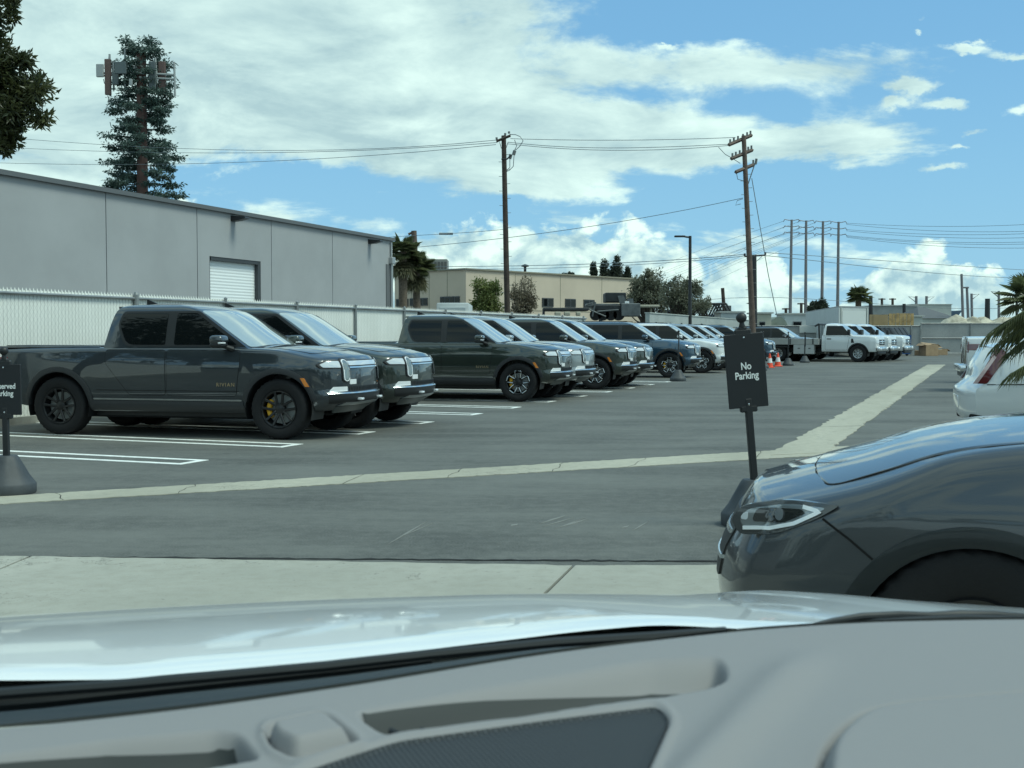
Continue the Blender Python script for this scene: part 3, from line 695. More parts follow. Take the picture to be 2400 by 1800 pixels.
# scuffs and bits on the asphalt
sc = MB()
for (x0, y0, x1, y1, w) in ((905, 1278, 1000, 1222, .012), (930, 1262, 1015, 1226, .006), (1262, 1228, 1330, 1207, .02), (1272, 1234, 1345, 1213, .012), (1300, 1240, 1370, 1214, .008), (1310, 1236, 1378, 1216, .02), (1455, 1238, 1475, 1232, .02), (1480, 1245, 1520, 1222, .01), (1195, 1233, 1212, 1228, .03)):
    a, b = gnd(x0, y0), gnd(x1, y1); q = (b - a).normalized(); q = Vector((-q.y, q.x, 0)) * w
    sc.prism([tuple((a - q * .3)[:2]), tuple(((a + b) / 2 - q)[:2]), tuple((b - q * .2)[:2]), tuple(((a + b) / 2 + q * .6)[:2])], -.01, .003)
tag(sc.obj('scuff_marks', mat('scuff', (.20, .20, .185), .8)), 'pale scuff marks on the asphalt', kind='structure')
# hills
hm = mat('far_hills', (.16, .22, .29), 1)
hl = MB(); hx = [-1400 + 40 * i for i in range(71)]
V = [(x, 3900, -5) for x in hx] + [(x, 3900 + 200 * math.sin(x), 62 + 26 * math.sin(x / 210 + 1) + 18 * math.sin(x / 83) + 6 * math.sin(x / 31)) for x in hx] + [(x, 4300, -5) for x in hx]
n = len(hx); hl.add(V, [(r * n + i, r * n + i + 1, (r + 1) * n + i + 1, (r + 1) * n + i) for r in (0, 1) for i in range(n - 1)])
tag(hl.obj('hills', hm, smooth=False), 'faint blue hills on the horizon', kind='structure')
# ------------------------------------------------------------------ slatted chain-link fence beside the stalls
FN = Vector((-math.cos(PHI), math.sin(PHI), 0))
f0 = gnd(38, 994); FD = f0.dot(FN)
def fence_pt(t, z): return Vector((f0.x, f0.y, z)) + ROW * t
def slat_mat():
    m = bpy.data.materials.new('fence_slats'); m.use_nodes = True; nt = m.node_tree; b = nt.nodes['Principled BSDF']
    tc = nt.nodes.new('ShaderNodeTexCoord'); sp = nt.nodes.new('ShaderNodeSeparateXYZ'); nt.links.new(tc.outputs['Object'], sp.inputs[0])
    x, z = E(nt, sp.outputs[0]), E(nt, sp.outputs[2])
    def tri(e, per):
        n_ = e * (1 / per); return n_._op('PINGPONG', .5) * 2.0
    stripe = tri(x, .085).smooth(.0, .22)
    d1, d2 = tri(x + z * .75, .095).smooth(.0, .16), tri(x - z * .75, .095).smooth(.0, .16)
    ns = noise(nt, tc.outputs['Object'], 1.2, 5, .6)
    c = mixc(nt, ns.smooth(.3, .7), (.80, .81, .76), (.88, .89, .84))
    c = mixc(nt, (1.0 - stripe) * .6, c, (.16, .165, .15)); c = mixc(nt, (1.0 - d1.min(d2)) * .38, c, (.26, .27, .26))
    nt.links.new(c, b.inputs['Base Color']); b.inputs['Roughness'].default_value = .6
    return m
SLAT = slat_mat()
ffn = thing('slat_fence', 'white slatted chain-link fence on grey posts behind the parked trucks', 'fence', f0, R(90) - PHI)
FL = 33.0; m = MB(); m.box((FL / 2 - 6, 0, 1.09), (FL + 12, .02, 2.14)); m.obj('slat_panel', SLAT, ffn, smooth=False)
m = MB(); k = int((FL + 12) / .085)
for i in range(k): m.add([(-12 + i * .085, -.008, 2.15), (-12 + i * .085 + .07, -.008, 2.15), (-12 + i * .085 + .035, 0, 2.235)], [(0, 1, 2)])
m.add([(-12, 0, 2.14), (FL, 0, 2.14), (FL, 0, 2.19), (-12, 0, 2.19)], [(0, 1, 2, 3)])
o = m.obj('slat_tops', SLAT, ffn, smooth=False, recalc=False)
MB().tube([(-12, -.05, 2.13), (FL, -.05, 2.13)], .026, 8).obj('top_rail', STEEL, ffn)
for t in [-3.4, 3.05 - .0] + [3.05 + 2.95 * i for i in range(1, 11)]:
    big = abs(t - 3.05) < .01 or t < 0
    pm_ = MB().tube([(t, -.06, 0), (t, -.06, 2.2)], .05 if big else .034, 10); pm_.lathe([(.0, .06), (.035, .05), (.05, 0)] if big else [(.0, .05), (.04, .02), (.04, 0)], 10, c=(t, -.06, 2.2)); pm_.obj('post', STEEL, ffn)
MB().box((FL / 2 - 6, -.05, .06), (FL + 12, .14, .12)).obj('kerb_base', mat('kerb_concrete', (.30, .30, .27), .85, var=.25, vscale=3, bump=.3), ffn)
# ------------------------------------------------------------------ grey warehouse behind the fence
BD = FD + 12.0
bp0 = FN * BD
def bwall(px, py): return onwall(px, py, bp0, FN)
b_end, b_top0 = bwall(920, 567), bwall(0, 406)
BH = (b_end.z + b_top0.z) / 2
WALLM = mat('painted_concrete', (.36, .365, .375), .75, var=.06, vscale=.35, bump=.12, bscale=45)
wh = thing('warehouse', 'long grey concrete warehouse with a white roller door behind the fence', 'warehouse', (b_end.x, b_end.y, 0), R(90) - PHI)
def bx(px, py): return (bwall(px, py) - Vector((b_end.x, b_end.y, 0))).dot(ROW)       # metres along the wall, 0 at the far end
WL, DEP = 75.0, 30.0
joints = sorted(bx(p, 560) for p in (249, 462, 636, 779))
m = MB(); dl, dr, dt = bx(491, 620), bx(611, 620), bwall(491, 600).z
def wbox(mb, x0, x1, z0, z1, y=0, th=.3): mb.box(((x0 + x1) / 2, y + th / 2, (z0 + z1) / 2), (x1 - x0, th, z1 - z0))
xs = [-WL] + joints + [0]
walls = MB()
for a, b in zip(xs, xs[1:]):
    a2, b2 = a + .02, b - .02
    if a < dl < b:
        wbox(walls, a2, dl, 0, BH); wbox(walls, dr, b2, 0, BH); wbox(walls, dl, dr, dt, BH)
    else: wbox(walls, a2, b2, 0, BH)
wbox(walls, -WL, 0, 0, BH - .1, .20, .4)
wbox(walls, -.3, 0, 0, BH, .6, DEP - .6); wbox(walls, -WL, -WL + .3, 0, BH, .6, DEP - .6); wbox(walls, -WL, 0, 0, BH, DEP, .3)
w_ = walls.obj('wall', WALLM, wh, smooth=False)
for j in joints:
    MB().box((j, .12, BH / 2), (.04, .04, BH - .05)).obj('wall_joint', mat('joint_sealant', (.20, .205, .21), .8), wh)
m = MB(); m.box((-WL / 2, -.03, BH + .07), (WL + .1, .22, .15)); m.box((-.05, DEP / 2, BH + .07), (.22, DEP, .15)); m.obj('roof_edge', mat('coping_metal', (.12, .125, .13), .5), wh, smooth=False)
MB().box((-WL / 2, DEP / 2, BH - .35), (WL - .4, DEP - .4, .2)).obj('roof', mat('roof_felt', (.3, .3, .3), .9), wh)
def corr(name, x0, x1, z0, z1, y, m_, par, pitch=.13):
    nz = int((z1 - z0) / pitch * 4); mb = MB()
    V = []
    for i in range(nz + 1):
        z = z0 + (z1 - z0) * i / nz; dy_ = y + .008 * math.cos(2 * math.pi * (z - z0) / pitch)
        V += [(x0, dy_, z), (x1, dy_, z)]
    mb.add(V, [(2 * i, 2 * i + 1, 2 * i + 3, 2 * i + 2) for i in range(nz)]); return mb.obj(name, m_, par, recalc=False)
corr('roller_door', dl, dr, 0, dt, .19, mat('door_white', (.84, .86, .86), .45, 0), wh, .12)
fr = MB(); fr.box((dl + .03, .09, dt / 2), (.06, .14, dt)); fr.box((dr - .09, .09, dt / 2), (.18, .14, dt)); fr.box(((dl + dr) / 2, .08, dt - .07), (dr - dl - .25, .12, .14)); fr.obj('door_frame', mat('door_frame_dark', (.05, .055, .06), .6), wh)
for px, py in ((546, 512), (866, 566)):
    c = bx(px, py); z = bwall(px, py).z
    l = MB(); l.prism([(0, .10), (-.62, .05), (-.66, -.02), (-.30, -.10), (0, -.12)], -.16, .16, 'x'); l.v = [(x + c, y, zz + z) for x, y, zz in l.v]
    l.obj('wall_light', mat('fixture_bronze', (.02, .02, .022), .45), wh)
ds = MB(); xd = bx(913, 640); ds.tube([(-.28, -.08, 0), (-.28, -.08, BH - 1.15)], .075, 8); ds.rbox((-.28, -.09, BH - 1.0), (.34, .26, .34), .02, 1); ds.tube([(-.28, -.06, BH - .8), (-.28, -.06, BH - .1)], .05, 8); ds.obj('downspout', mat('galvanised', (.42, .43, .43), .4, .5), wh)
MB().box((-.62, -.02, BH / 2 - .6), (.34, .03, BH - 1.2)).obj('pipe_cover', mat('pipe_dark', (.13, .135, .14), .7), wh)
# ------------------------------------------------------------------ the parked electric trucks
YAW = -R(13.7); RM = Matrix.Rotation(YAW, 4, 'Z')
root1 = Vector((-4.73, 17.88, 0))
G = 'electric trucks parked side by side along the slatted fence'
pk = make_electric('pickup', P_GREY, 'twin', 'dark slate grey electric pickup truck with black wheels, nearest in the parked row', G)
pk.location = root1; pk.rotation_euler = (0, 0, YAW)
pkloop = make_electric('pickup', P_DEEP, 'loop', 'dark green electric pickup with silver-edged wheels, right of the empty stall', G)
suv = make_electric('suv', P_BLUE, 'loop', 'blue electric SUV with silver-edged wheels beside a black sign stand', G)
def row_at(px, loc):            # root on the row so that the local point shows in photograph column px
    o = RM @ Vector(loc); a = root1 + o; d = ROW
    k = (px - 1200) / FPX
    # account for the pitch: depth = y cos p - (z - h) sin p
    cp, sp_ = math.cos(PITCH), math.sin(PITCH); zz = (a.z - CAMH) * sp_
    t = (k * (a.y * cp - zz) - a.x) / (d.x - k * d.y * cp); return root1 + d * t
HL = (2.70, -.62, .86)
def park(src, px, pm, label, loc=HL, dh=0.0, place=True):
    o = src
    if label is not None:
        src_p = {'paint_slate', 'paint_forest', 'paint_deep_green', 'paint_blue'}
        o = dup(src, None, {n: pm for n in src_p}); o['label'] = label
    o.location = row_at(px, loc) + HEAD * dh; o.rotation_euler = (0, 0, YAW + R(rnd.uniform(-.5, .5)))
    return o
park(pk, 967, P_GREEN, 'dark green electric pickup parked right against the slate grey one')
park(pkloop, 1318, P_DEEP, None)
park(pkloop, 1376, P_SILV, 'pale silver electric truck directly behind the dark green one')
park(pkloop, 1480, P_STONE if False else P_GREEN, 'olive green electric truck between the silver one and the next green one')
park(pkloop, 1520, P_GREEN, 'green electric truck right beside the blue SUV')
park(suv, 1636, P_BLUE, None)
park(suv, 1698, P_WHITE, 'white electric SUV right behind the blue SUV', dh=.1)
park(pkloop, 1733, P_SILV, 'silver electric truck behind the white SUV, mostly hidden by the black sign')
park(pkloop, 1757, P_STONE, 'pale grey electric truck in the row hidden behind the sign panel')
park(suv, 1776, P_WHITE, 'white electric SUV, farthest one showing only its windshield left of the sign')
park(suv, 1796, P_BLUE, 'dark blue electric SUV whose nose shows just right of the sign panel', dh=.4)
# ------------------------------------------------------------------ sign stands and cones
POSTM = mat('sign_black', (.016, .018, .020), .5); BASEM = mat('base_rubber', (.050, .056, .062), .6, var=.15, vscale=8, bump=.1)
SIGNM = mat('sign_panel_black', (.012, .014, .017), .55); INK = mat('sign_white', (.80, .82, .80), .6)
def stanchion(pos, label, lean=0.0, face=0.0, text=None, tsize=.085, s=1.0, group='black sign stands on rubber bases', ph=.585, pc=.838):
    lo, hi = pc - ph / 2, pc + ph / 2
    t = thing('sign_stand', label, 'sign stand', pos, 0, group); t.scale = (s, s, s)
    m = MB(); m.lathe([(0, 0), (.25, 0), (.255, .015), (.255, .085), (.245, .10)], 28)
    n = 28; prof = [(.245, .10), (.20, .16), (.13, .29), (.105, .335), (.09, .35), (0, .35)]
    m.lathe(prof, n, jag=lambda i, k: (-.012 if i in (1, 2) and k % 4 == 0 else 0)); m.obj('base', BASEM, t, angle=40)
    L = Matrix.Translation((0, 0, .30)) @ Matrix.Rotation(lean, 4, 'Y') @ Matrix.Rotation(face, 4, 'Z')
    def put(o): o.matrix_local = L; return o
    put(MB().rbox((0, 0, lo / 2 + .02), (.052, .052, lo + .10), .006, 1).obj('post', POSTM, t))
    put(MB().rbox((0, -.012, pc), (.305, .022, ph), .004, 1).obj('sign_panel', SIGNM, t))
    put(MB().rbox((0, 0, lo - .01), (.13, .05, .05), .008, 1).obj('bracket', POSTM, t)); br = MB(); br.rbox((0, 0, hi + .01), (.13, .045, .05), .01, 1).rbox((0, 0, hi + .035), (.07, .04, .04), .01, 1); put(br.obj('bracket', POSTM, t))
    fn = MB(); fn.lathe([(0, hi + .04), (.02, hi + .04), (.024, hi + .06), (.018, hi + .08), (.02, hi + .09)] + [(.041 * math.cos(a), hi + .122 + .041 * math.sin(a)) for a in [-1.1 + .24 * i for i in range(12)]] + [(0, hi + .163)], 20); put(fn.obj('finial', POSTM, t))
    for z in (lo + .025, hi - .03): put(MB().lathe([(0, -.028), (.008, -.027), (.009, -.022)], 10, 'y', c=(0, 0, z)).obj('screw', CHR, t))
    if text:
        o = lettering('lettering', text, tsize, INK, t, L @ Matrix.Translation((0, -.0245, pc - .003)) @ Matrix.Rotation(R(90), 4, 'X') @ Matrix.Diagonal((.86, 1.06, 1, 1)), .001, bold=.0016)
    return t
stanchion(gnd(1768, 1230), 'leaning black sign stand with No Parking lettering beside the graphite SUV headlamp', -R(5), R(4), 'No\nParking', .072, ph=.565, pc=.888)
stanchion(gnd(17, 1156), 'black sign stand reading Reserved Parking at the left edge, before the nearest truck', -R(.5), R(2), 'Reserved\nParking', .066, ph=.466, pc=.655)
stanchion(gnd(1589, 893), 'black sign stand turned edge-on in front of the blue SUV', R(.5), R(78), None)
for i, (px, py, lb, fa) in enumerate(((1783, 869, 'black sign stand just right of the No Parking panel, left of the orange cones', 80), (1788, 863, 'black sign stand close behind another one beside the dark blue truck nose', 84), (1847, 857, 'black sign stand right of the two orange cones', 82), (1886, 850, 'black sign stand in front of the tool boxes of the flatbed truck', 86))):
    stanchion(gnd(px, py), lb, 0, R(fa))
CONE = mat('cone_orange', (.80, .09, .035), .5); CONEW = mat('cone_band', (.8, .8, .78), .4)
for px, py, lb in ((1804, 862, 'orange traffic cone touching the dark blue truck nose'), (1823, 859, 'orange traffic cone standing right of its twin, by the flatbed truck')):
    t = thing('traffic_cone', lb, 'cone', gnd(px, py), 0, 'orange traffic cones')
    MB().rbox((0, 0, .02), (.38, .38, .04), .02, 1).obj('base', CONE, t)
    MB().lathe([(.15, .04), (.03, .62), (.0, .63)], 20).obj('cone_body', CONE, t)
    MB().lathe([(.117, .22), (.119, .22), (.076, .42), (.074, .42)], 20).obj('reflective_band', CONEW, t)
# ------------------------------------------------------------------ white work trucks
def make_work_truck(label):
    t = thing('flatbed_truck', label, 'flatbed truck', group='white work trucks by the far fence')
    B = Body(-1.95, 1.02, [(.5, .88), (.6, .95), (.8, .985), (1.1, .99), (1.3, .97), (1.45, .94)], [(-1.95, .98), (-.6, 1.0), (.6, 1.0), (1.02, .93)],
             [(-1.95, 1.42), (-.6, 1.43), (-.2, 1.41), (.6, 1.385), (.9, 1.36), (1.02, 1.33)], [(-1.95, .55), (1.02, .55)], rc=.09, crown=.05, nose=(.15, 4, .6), rake=((.4, 0), (1.0, 0), (1.25, -.02), (1.4, -.08)), tail=(.02, 4, .3))
    b = B.build('body', P_WHITE, t, n=40); cut(b, arch_cutters(B, (0,), .50, .46)); liner(t, B, 0, .46, .495); arch_trim(t, B, 0, .46, .485, .56, BLK, 0, 1)
    Cb = Cabin(1.40, 2.02, [(1.40, .95), (1.5, .93), (1.9, .82), (1.98, .78), (2.02, .70)], [(1.40, -.22), (1.6, -.50), (1.9, -.92), (2.02, -1.15)], [(1.40, -1.93), (1.9, -1.86), (2.02, -1.80)], bow=.12, roof=.05)
    Cb.build('cabin', P_WHITE, t)
    MB().conform(rounded([(-.86, 1.44), (.86, 1.44), (.76, 1.93), (-.76, 1.93)], .05), Cb.screen, .006, .02, 8, 12).obj('windshield', SCREEN, t)
    for sg in (1, -1):
        MB().conform(rounded([(-1.72, 1.42), (-.40, 1.42), (-.86, 1.92), (-1.70, 1.92)], .05), Cb.side(sg), .006, .012, 8, 8).obj('side_window', GLASS, t)
        d = [(-1.74, .64), (-.58, .64), (-.46, 1.34), (-1.74, 1.34)]; dd = MB().conform(rounded(d, .05), B.sidep(sg), .004, .012, 6, 6).obj('door', P_WHITE, t)
        loop_on(B.sidep(sg), rounded(d, .05), .02, .002, .006).obj('door_seam', SHUT, dd)
        MB().conform(rounded([(-1.66, 1.20), (-1.42, 1.20), (-1.42, 1.25), (-1.66, 1.25)], .01), B.sidep(sg), .02, .02, 2, 3).obj('door_handle', BLK, t)
        MB().rbox((-.42, sg * 1.22, 1.58), (.14, .22, .30), .04, 2).tube([(-.45, sg * .92, 1.45), (-.45, sg * 1.15, 1.5)], .025, 6).obj('mirror', BLK, t)
        MB().conform(rounded([(-.36, 1.02), (-.20, 1.02), (-.26, 1.24), (-.36, 1.24)], .02), B.sidep(sg), .006, .01, 2, 2).obj('fender_vent', BLK, t)
        MB().conform(rounded([(sg * .58, .98), (sg * .88, .98), (sg * .90, 1.17), (sg * .58, 1.17)], .03), B.front, .012, .03, 4, 6).obj('headlight', LENS, t)
    MB().conform(rounded([(-.56, .90), (.56, .90), (.56, 1.19), (-.56, 1.19)], .03), B.front, .01, .03, 4, 12).obj('grille', BLK, t)
    for z in (.99, 1.09): MB().conform([(-.56, z - .022), (.56, z - .022), (.56, z + .022), (-.56, z + .022)], B.front, .03, .03, 1, 10).obj('grille_bar', CHR, t)
    MB().lathe([(0, .05), (.10, .045), (.12, .0)], 20, 'x', c=(1.0, 0, 1.04)).obj('badge', CHR, t)
    MB().rbox((1.04, 0, .70), (.16, 1.9, .24), .05, 3).obj('bumper', CHR, t)
    MB().rbox((.98, 0, .50), (.10, 1.7, .18), .03, 2).obj('air_dam', BLK, t)
    for sg in (1, -1): MB().lathe([(0, .03), (.06, .025), (.08, 0)], 16, 'x', c=(1.12, sg * .66, .70)).obj('fog_lamp', LENSW, t)
    BED = mat('deck_steel', (.40, .40, .38), .5, .3, var=.08, vscale=3)
    MB().box((-4.3, 0, 1.08), (4.5, 2.3, .32)).obj('flatbed_deck', BED, t)
    for k in range(4): MB().box((-2.35 - k * 1.25, -1.165, 1.09), (.05, .04, .30)).obj('deck_strap', BLK, t)
    hr = MB()
    for y in (-1, 1): hr.tube([(-2.05, y, 1.24), (-2.08, y, 2.02)], .05, 8).tube([(-2.08, y, 2.02), (-2.3, y, 1.9)], .05, 8)
    hr.tube([(-2.08, -1, 2.0), (-2.08, 1, 2.0)], .05, 8)
    for k in range(7): hr.tube([(-2.07, -.9 + k * .3, 1.24), (-2.08, -.9 + k * .3, 2.0)], .02, 6)
    hr.obj('headache_rack', BLK, t)
    for y in (-1.0, 1.0):
        for x0, x1 in ((-2.78, -2.30), (-3.42, -2.82)):
            bb = MB().rbox(((x0 + x1) / 2, y, .66), (x1 - x0, .30, .50), .02, 1).obj('tool_box', mat('toolbox_grey', (.45, .46, .45), .45, .2), t)
            MB().rbox(((x0 + x1) / 2, y + (.155 if y > 0 else -.155), .72), (.12, .02, .04), .005, 1).obj('latch', BLK, bb)
        MB().rbox((-4.4, y * .95, .80), (1.3, .4, .10), .03, 1).obj('mudguard', BLK, t)
    MB().box((-3.0, 0, .62), (5.8, .9, .26)).obj('chassis', BLK, t)
    for y in (-.86, .86): wheel(t, 0, y, .46, .25, .28, 'steel', False, 1 if y > 0 else -1, )
    for y in (-.82, .82): wheel(t, -4.3, y, .46, .25, .5, 'steel', False, 1 if y > 0 else -1)
    return t
wt = make_work_truck('white flatbed work truck with grey tool boxes, nearest of the three')
WY = -R(31); WM = Matrix.Rotation(WY, 4, 'Z')
wt.location = gnd(2010, 849) - WM @ Vector((0, -1.0, 0)); wt.rotation_euler = (0, 0, WY); w0 = wt.location.copy()
for dx_, dy_, lb in ((1.36, 2.26, 'white work truck squeezed between two others, only a strip of its nose showing'), (2.9, 4.6, 'white work truck farthest from the cones, next to the blue bin')):
    c = dup(wt); c.location = w0 + Vector((dx_, dy_, 0)); c['label'] = lb
o = dup(suv, None, {n: P_DARKSUV for n in ('paint_blue',)}); o['label'] = 'dark grey SUV parked behind the flatbed truck deck'; o['group'] = 'vehicles beside the far fence'
o.location = at(1880, 800, 68.5) * 1; o.location.z = 0; o.location.x -= 1.6; o.rotation_euler = (0, 0, WY)
# ------------------------------------------------------------------ far fence, gate, bins, boxes
FM = bpy.data.materials.new('mesh_fabric')
def _fm():
    FM.use_nodes = True; nt = FM.node_tree; b = nt.nodes['Principled BSDF']; tc = nt.nodes.new('ShaderNodeTexCoord')
    n = noise(nt, tc.outputs['Object'], .6, 6, .65); f = noise(nt, tc.outputs['Object'], 14, 3, .6)
    nt.links.new(mixc(nt, n.smooth(.3, .7) * .6 + f.smooth(.3, .7) * .4, (.27, .28, .28), (.37, .38, .375)), b.inputs['Base Color']); b.inputs['Roughness'].default_value = .8
_fm()
fy = 87.0
ff = thing('mesh_fence', 'grey fabric-covered chain-link fence across the far end of the lot', 'fence', (0, fy, 0))
xa, xb_, xc = at(1742, 800, fy).x, at(2156, 800, fy).x, at(2480, 800, fy).x
MB().box(((xa + xb_) / 2, 0, 1.03), (xb_ - xa, .04, 2.06)).obj('fence_fabric', FM, ff, smooth=False)
MB().tube([(xa, -.05, 2.09), (xb_, -.05, 2.09)], .035, 6).obj('top_rail', STEEL, ff)
k = 0; x = xa
while x < xb_ - .2:
    MB().tube([(x, -.06, 0), (x, -.06, 2.12)], .045, 8).obj('post', STEEL, ff); x += 3.05
gt = thing('mesh_gate', 'taller grey gate panels at the right end of the far fence', 'gate', (0, fy, 0))
MB().box(((xb_ + xc) / 2, -.02, 1.17), (xc - xb_ - .1, .04, 2.18)).obj('gate_fabric', FM, gt, smooth=False)
for z in (2.27, 1.2, .1): MB().tube([(xb_ + .05, -.08, z), (xc, -.08, z)], .035, 6).obj('gate_rail', STEEL, gt)
x = xb_ + .05
while x < xc: MB().tube([(x, -.08, 0), (x, -.08, 2.3)], .05, 8).obj('gate_post', STEEL, gt); x += 3.6
MB().rbox((at(1897, 772, fy).x, -.12, at(1897, 772, fy).z), (1.5, .02, .5), .01, 1).obj('fence_notice', mat('notice_white', (.6, .62, .6), .6), ff)
# white boundary wall continuing the slatted fence
wa, wb = onwall(1513, 737, f0, FN), onwall(1748, 750, f0, FN); ta, tb = (wa - f0).dot(ROW), (wb - f0).dot(ROW)
ww = thing('boundary_wall', 'plain pale rendered wall at the end of the slatted fence', 'wall', f0, R(90) - PHI)
MB().box(((ta + tb) / 2, -.1, 1.27), (tb - ta, .22, 2.54)).obj('wall', mat('pale_render', (.40, .43, .42), .8, var=.08, vscale=.8, bump=.1), ww)
MB().box(((ta + tb) / 2, -.1, 2.56), (tb - ta + .06, .30, .05)).obj('coping', mat('pale_coping', (.46, .49, .47), .8), ww)
# bins and cardboard
for px, lb, col in ((2131, 'blue rubbish bin with a dark sloped lid at the far fence', (.02, .07, .22)), (2098, 'dark grey rubbish bin with a ribbed lid behind the white trucks', (.06, .065, .07))):
    p = at(px, 800, 82); t = thing('rubbish_bin', lb, 'bin', (p.x - .9, 82.3, 0), 0, 'rubbish bins by the far fence')
    MB().box((0, 0, .78), (1.75, 1.3, 1.3), taper=(1.05, 1.1)).obj('bin_body', mat('bin_' + ('blue' if col[2] > .1 else 'grey'), col, .55), t)
    lid = MB().rbox((0, .0, 1.62), (1.85, 1.45, .06), .02, 1, (R(24), 0, 0))
    for q in range(6): lid.rbox((-.75 + q * .3, -.02, 1.66), (.05, 1.35, .05), .01, 1, (R(24), 0, 0))
    lid.obj('lid', mat('lid_dark', (.035, .037, .04), .5), t)
    MB().tube([(-.7, -.5, .1), (-.7, -.42, .1)], .1, 10).tube([(.7, -.5, .1), (.7, -.42, .1)], .1, 10).obj('caster', BLK, t)
CB = mat('cardboard', (.33, .235, .145), .85, var=.12, vscale=4)
for i, (px, py, w, h, d, rz, rx, lb) in enumerate(((2176, 834, 1.0, .75, .8, .3, 0, 'open cardboard box standing upright at the far gate'), (2160, 833, .9, .35, .7, -.4, 0, 'low cardboard box left of the upright one at the gate'), (2196, 832, 1.2, .40, .8, .15, 0, 'flattened brown box at the right end of the cardboard heap'), (2183, 816, 1.3, .06, .8, .3, .35, 'loose cardboard sheet lying over the boxes at the gate'))):
    p = gnd(px, min(py, 834)) if i < 3 else Vector((at(2183, 816, 82.5).x, 82.5, .62))
    t = thing('cardboard_box' if i < 3 else 'cardboard_sheet', lb, 'box', p, rz, 'cardboard heap at the far gate')
    if i < 3:
        b = MB().rbox((0, 0, h / 2), (w, d, h), .01, 1); b.obj('box_body', CB, t)
        MB().box((-w / 2 - .12, 0, h + .02), (.3, d, .012), (0, -.5, 0)).obj('flap', CB, t); MB().box((w / 2 + .10, 0, h - .04), (.28, d, .012), (0, .6, 0)).obj('flap', CB, t)
    else: MB().rbox((0, 0, .1), (w, d, .03), .005, 1, (rx, .1, 0)).obj('sheet', CB, t)
# ------------------------------------------------------------------ things beyond the far fence
WB = mat('white_panel', (.52, .55, .55), .55, .0, var=.05, vscale=1.5)
def quadbox(name, pts, z0, z1, m, parent, roof=None):
    n = len(pts); mb = MB().prism([tuple(p) for p in pts], z0, z1); return mb.obj(name, m, parent, smooth=False)
A_, B_, C_ = at(1888, 760, 94), at(1966, 760, 75), at(2035, 760, 77)
Z = at(1966, 717, 75).z; D_ = A_ + (C_ - B_)
t = thing('box_trailer', 'white box trailer with a roll-up back standing beyond the far fence', 'trailer', (B_.x, B_.y, 0))
rel = [(p - B_) for p in (A_, B_, C_, D_)]
quadbox('box_shell', [(p.x, p.y) for p in rel], .9, Z - .08, WB, t)
quadbox('roof_rim', [(p.x * 1.01, p.y * 1.01 - .03) for p in rel], Z - .08, Z, mat('rim_grey', (.3, .32, .33), .5), t)
q = (rel[2] - rel[1]); qn = Vector((q.y, -q.x, 0)).normalized() * .03
m = MB(); a, b = rel[1] + q * .10 + qn, rel[1] + q * .90 + qn
m.add([(a.x, a.y, 1.0), (b.x, b.y, 1.0), (b.x, b.y, Z - .28), (a.x, a.y, Z - .28)], [(0, 1, 2, 3)]); m.obj('roller_door', mat('trailer_door', (.60, .63, .62), .5), t, recalc=False)
m = MB()
for x_ in (.06, .94): p = rel[1] + q * x_ + qn; m.tube([(p.x, p.y, .9), (p.x, p.y, Z - .1)], .05, 6)
m.obj('corner_post', mat('post_cream', (.55, .56, .52), .5), t)
for f_ in (.25, .8): p = rel[1] * (1 - f_) + rel[0] * f_; MB().tube([(p.x, p.y + .1, .5), (p.x + .3, p.y + .1, .5)], .5, 16).obj('trailer_wheel', RUB, t)
MB().box((rel[0].x / 2 + q.x / 2, rel[0].y / 2 + q.y / 2, .8), (2, 12, .2), (0, 0, math.atan2(rel[0].y, rel[0].x) - R(90))).obj('chassis', BLK, t)
WOOD = mat('cedar_boards', (.42, .29, .13), .8, var=.3, vscale=3); WOOD2 = mat('plywood', (.36, .27, .15), .85, var=.12, vscale=1)
for px0, px1, py, mm, lb, Y in ((2038, 2082, 737, WOOD2, 'brown plywood fence panel right of the white trailer', 72), (2083, 2142, 734, WOOD, 'yellow vertical-board wooden fence beyond the far fence', 70)):
    a, b = at(px0, py, Y), at(px1, py, Y); t = thing('wooden_fence', lb, 'fence', ((a.x + b.x) / 2, Y + 18, 0), 0)
    k = (Y + 18) / Y; w_ = (b.x - a.x) * k; t.location.x = (a.x + b.x) / 2 * k; zt = CAMH + (a.z - CAMH) * k
    m = MB(); n = int(w_ / .26)
    for i in range(n): m.box((-w_ / 2 + (i + .5) * w_ / n, rnd.uniform(-.02, .02), zt / 2 + rnd.uniform(-.03, .0)), (w_ / n - (.03 if mm is WOOD else .004), .03, zt))
    m.obj('boards', mm, t, smooth=False); MB().tube([(-w_ / 2, .06, zt * .8), (w_ / 2, .06, zt * .8)], .05, 4).obj('rail', mm, t)
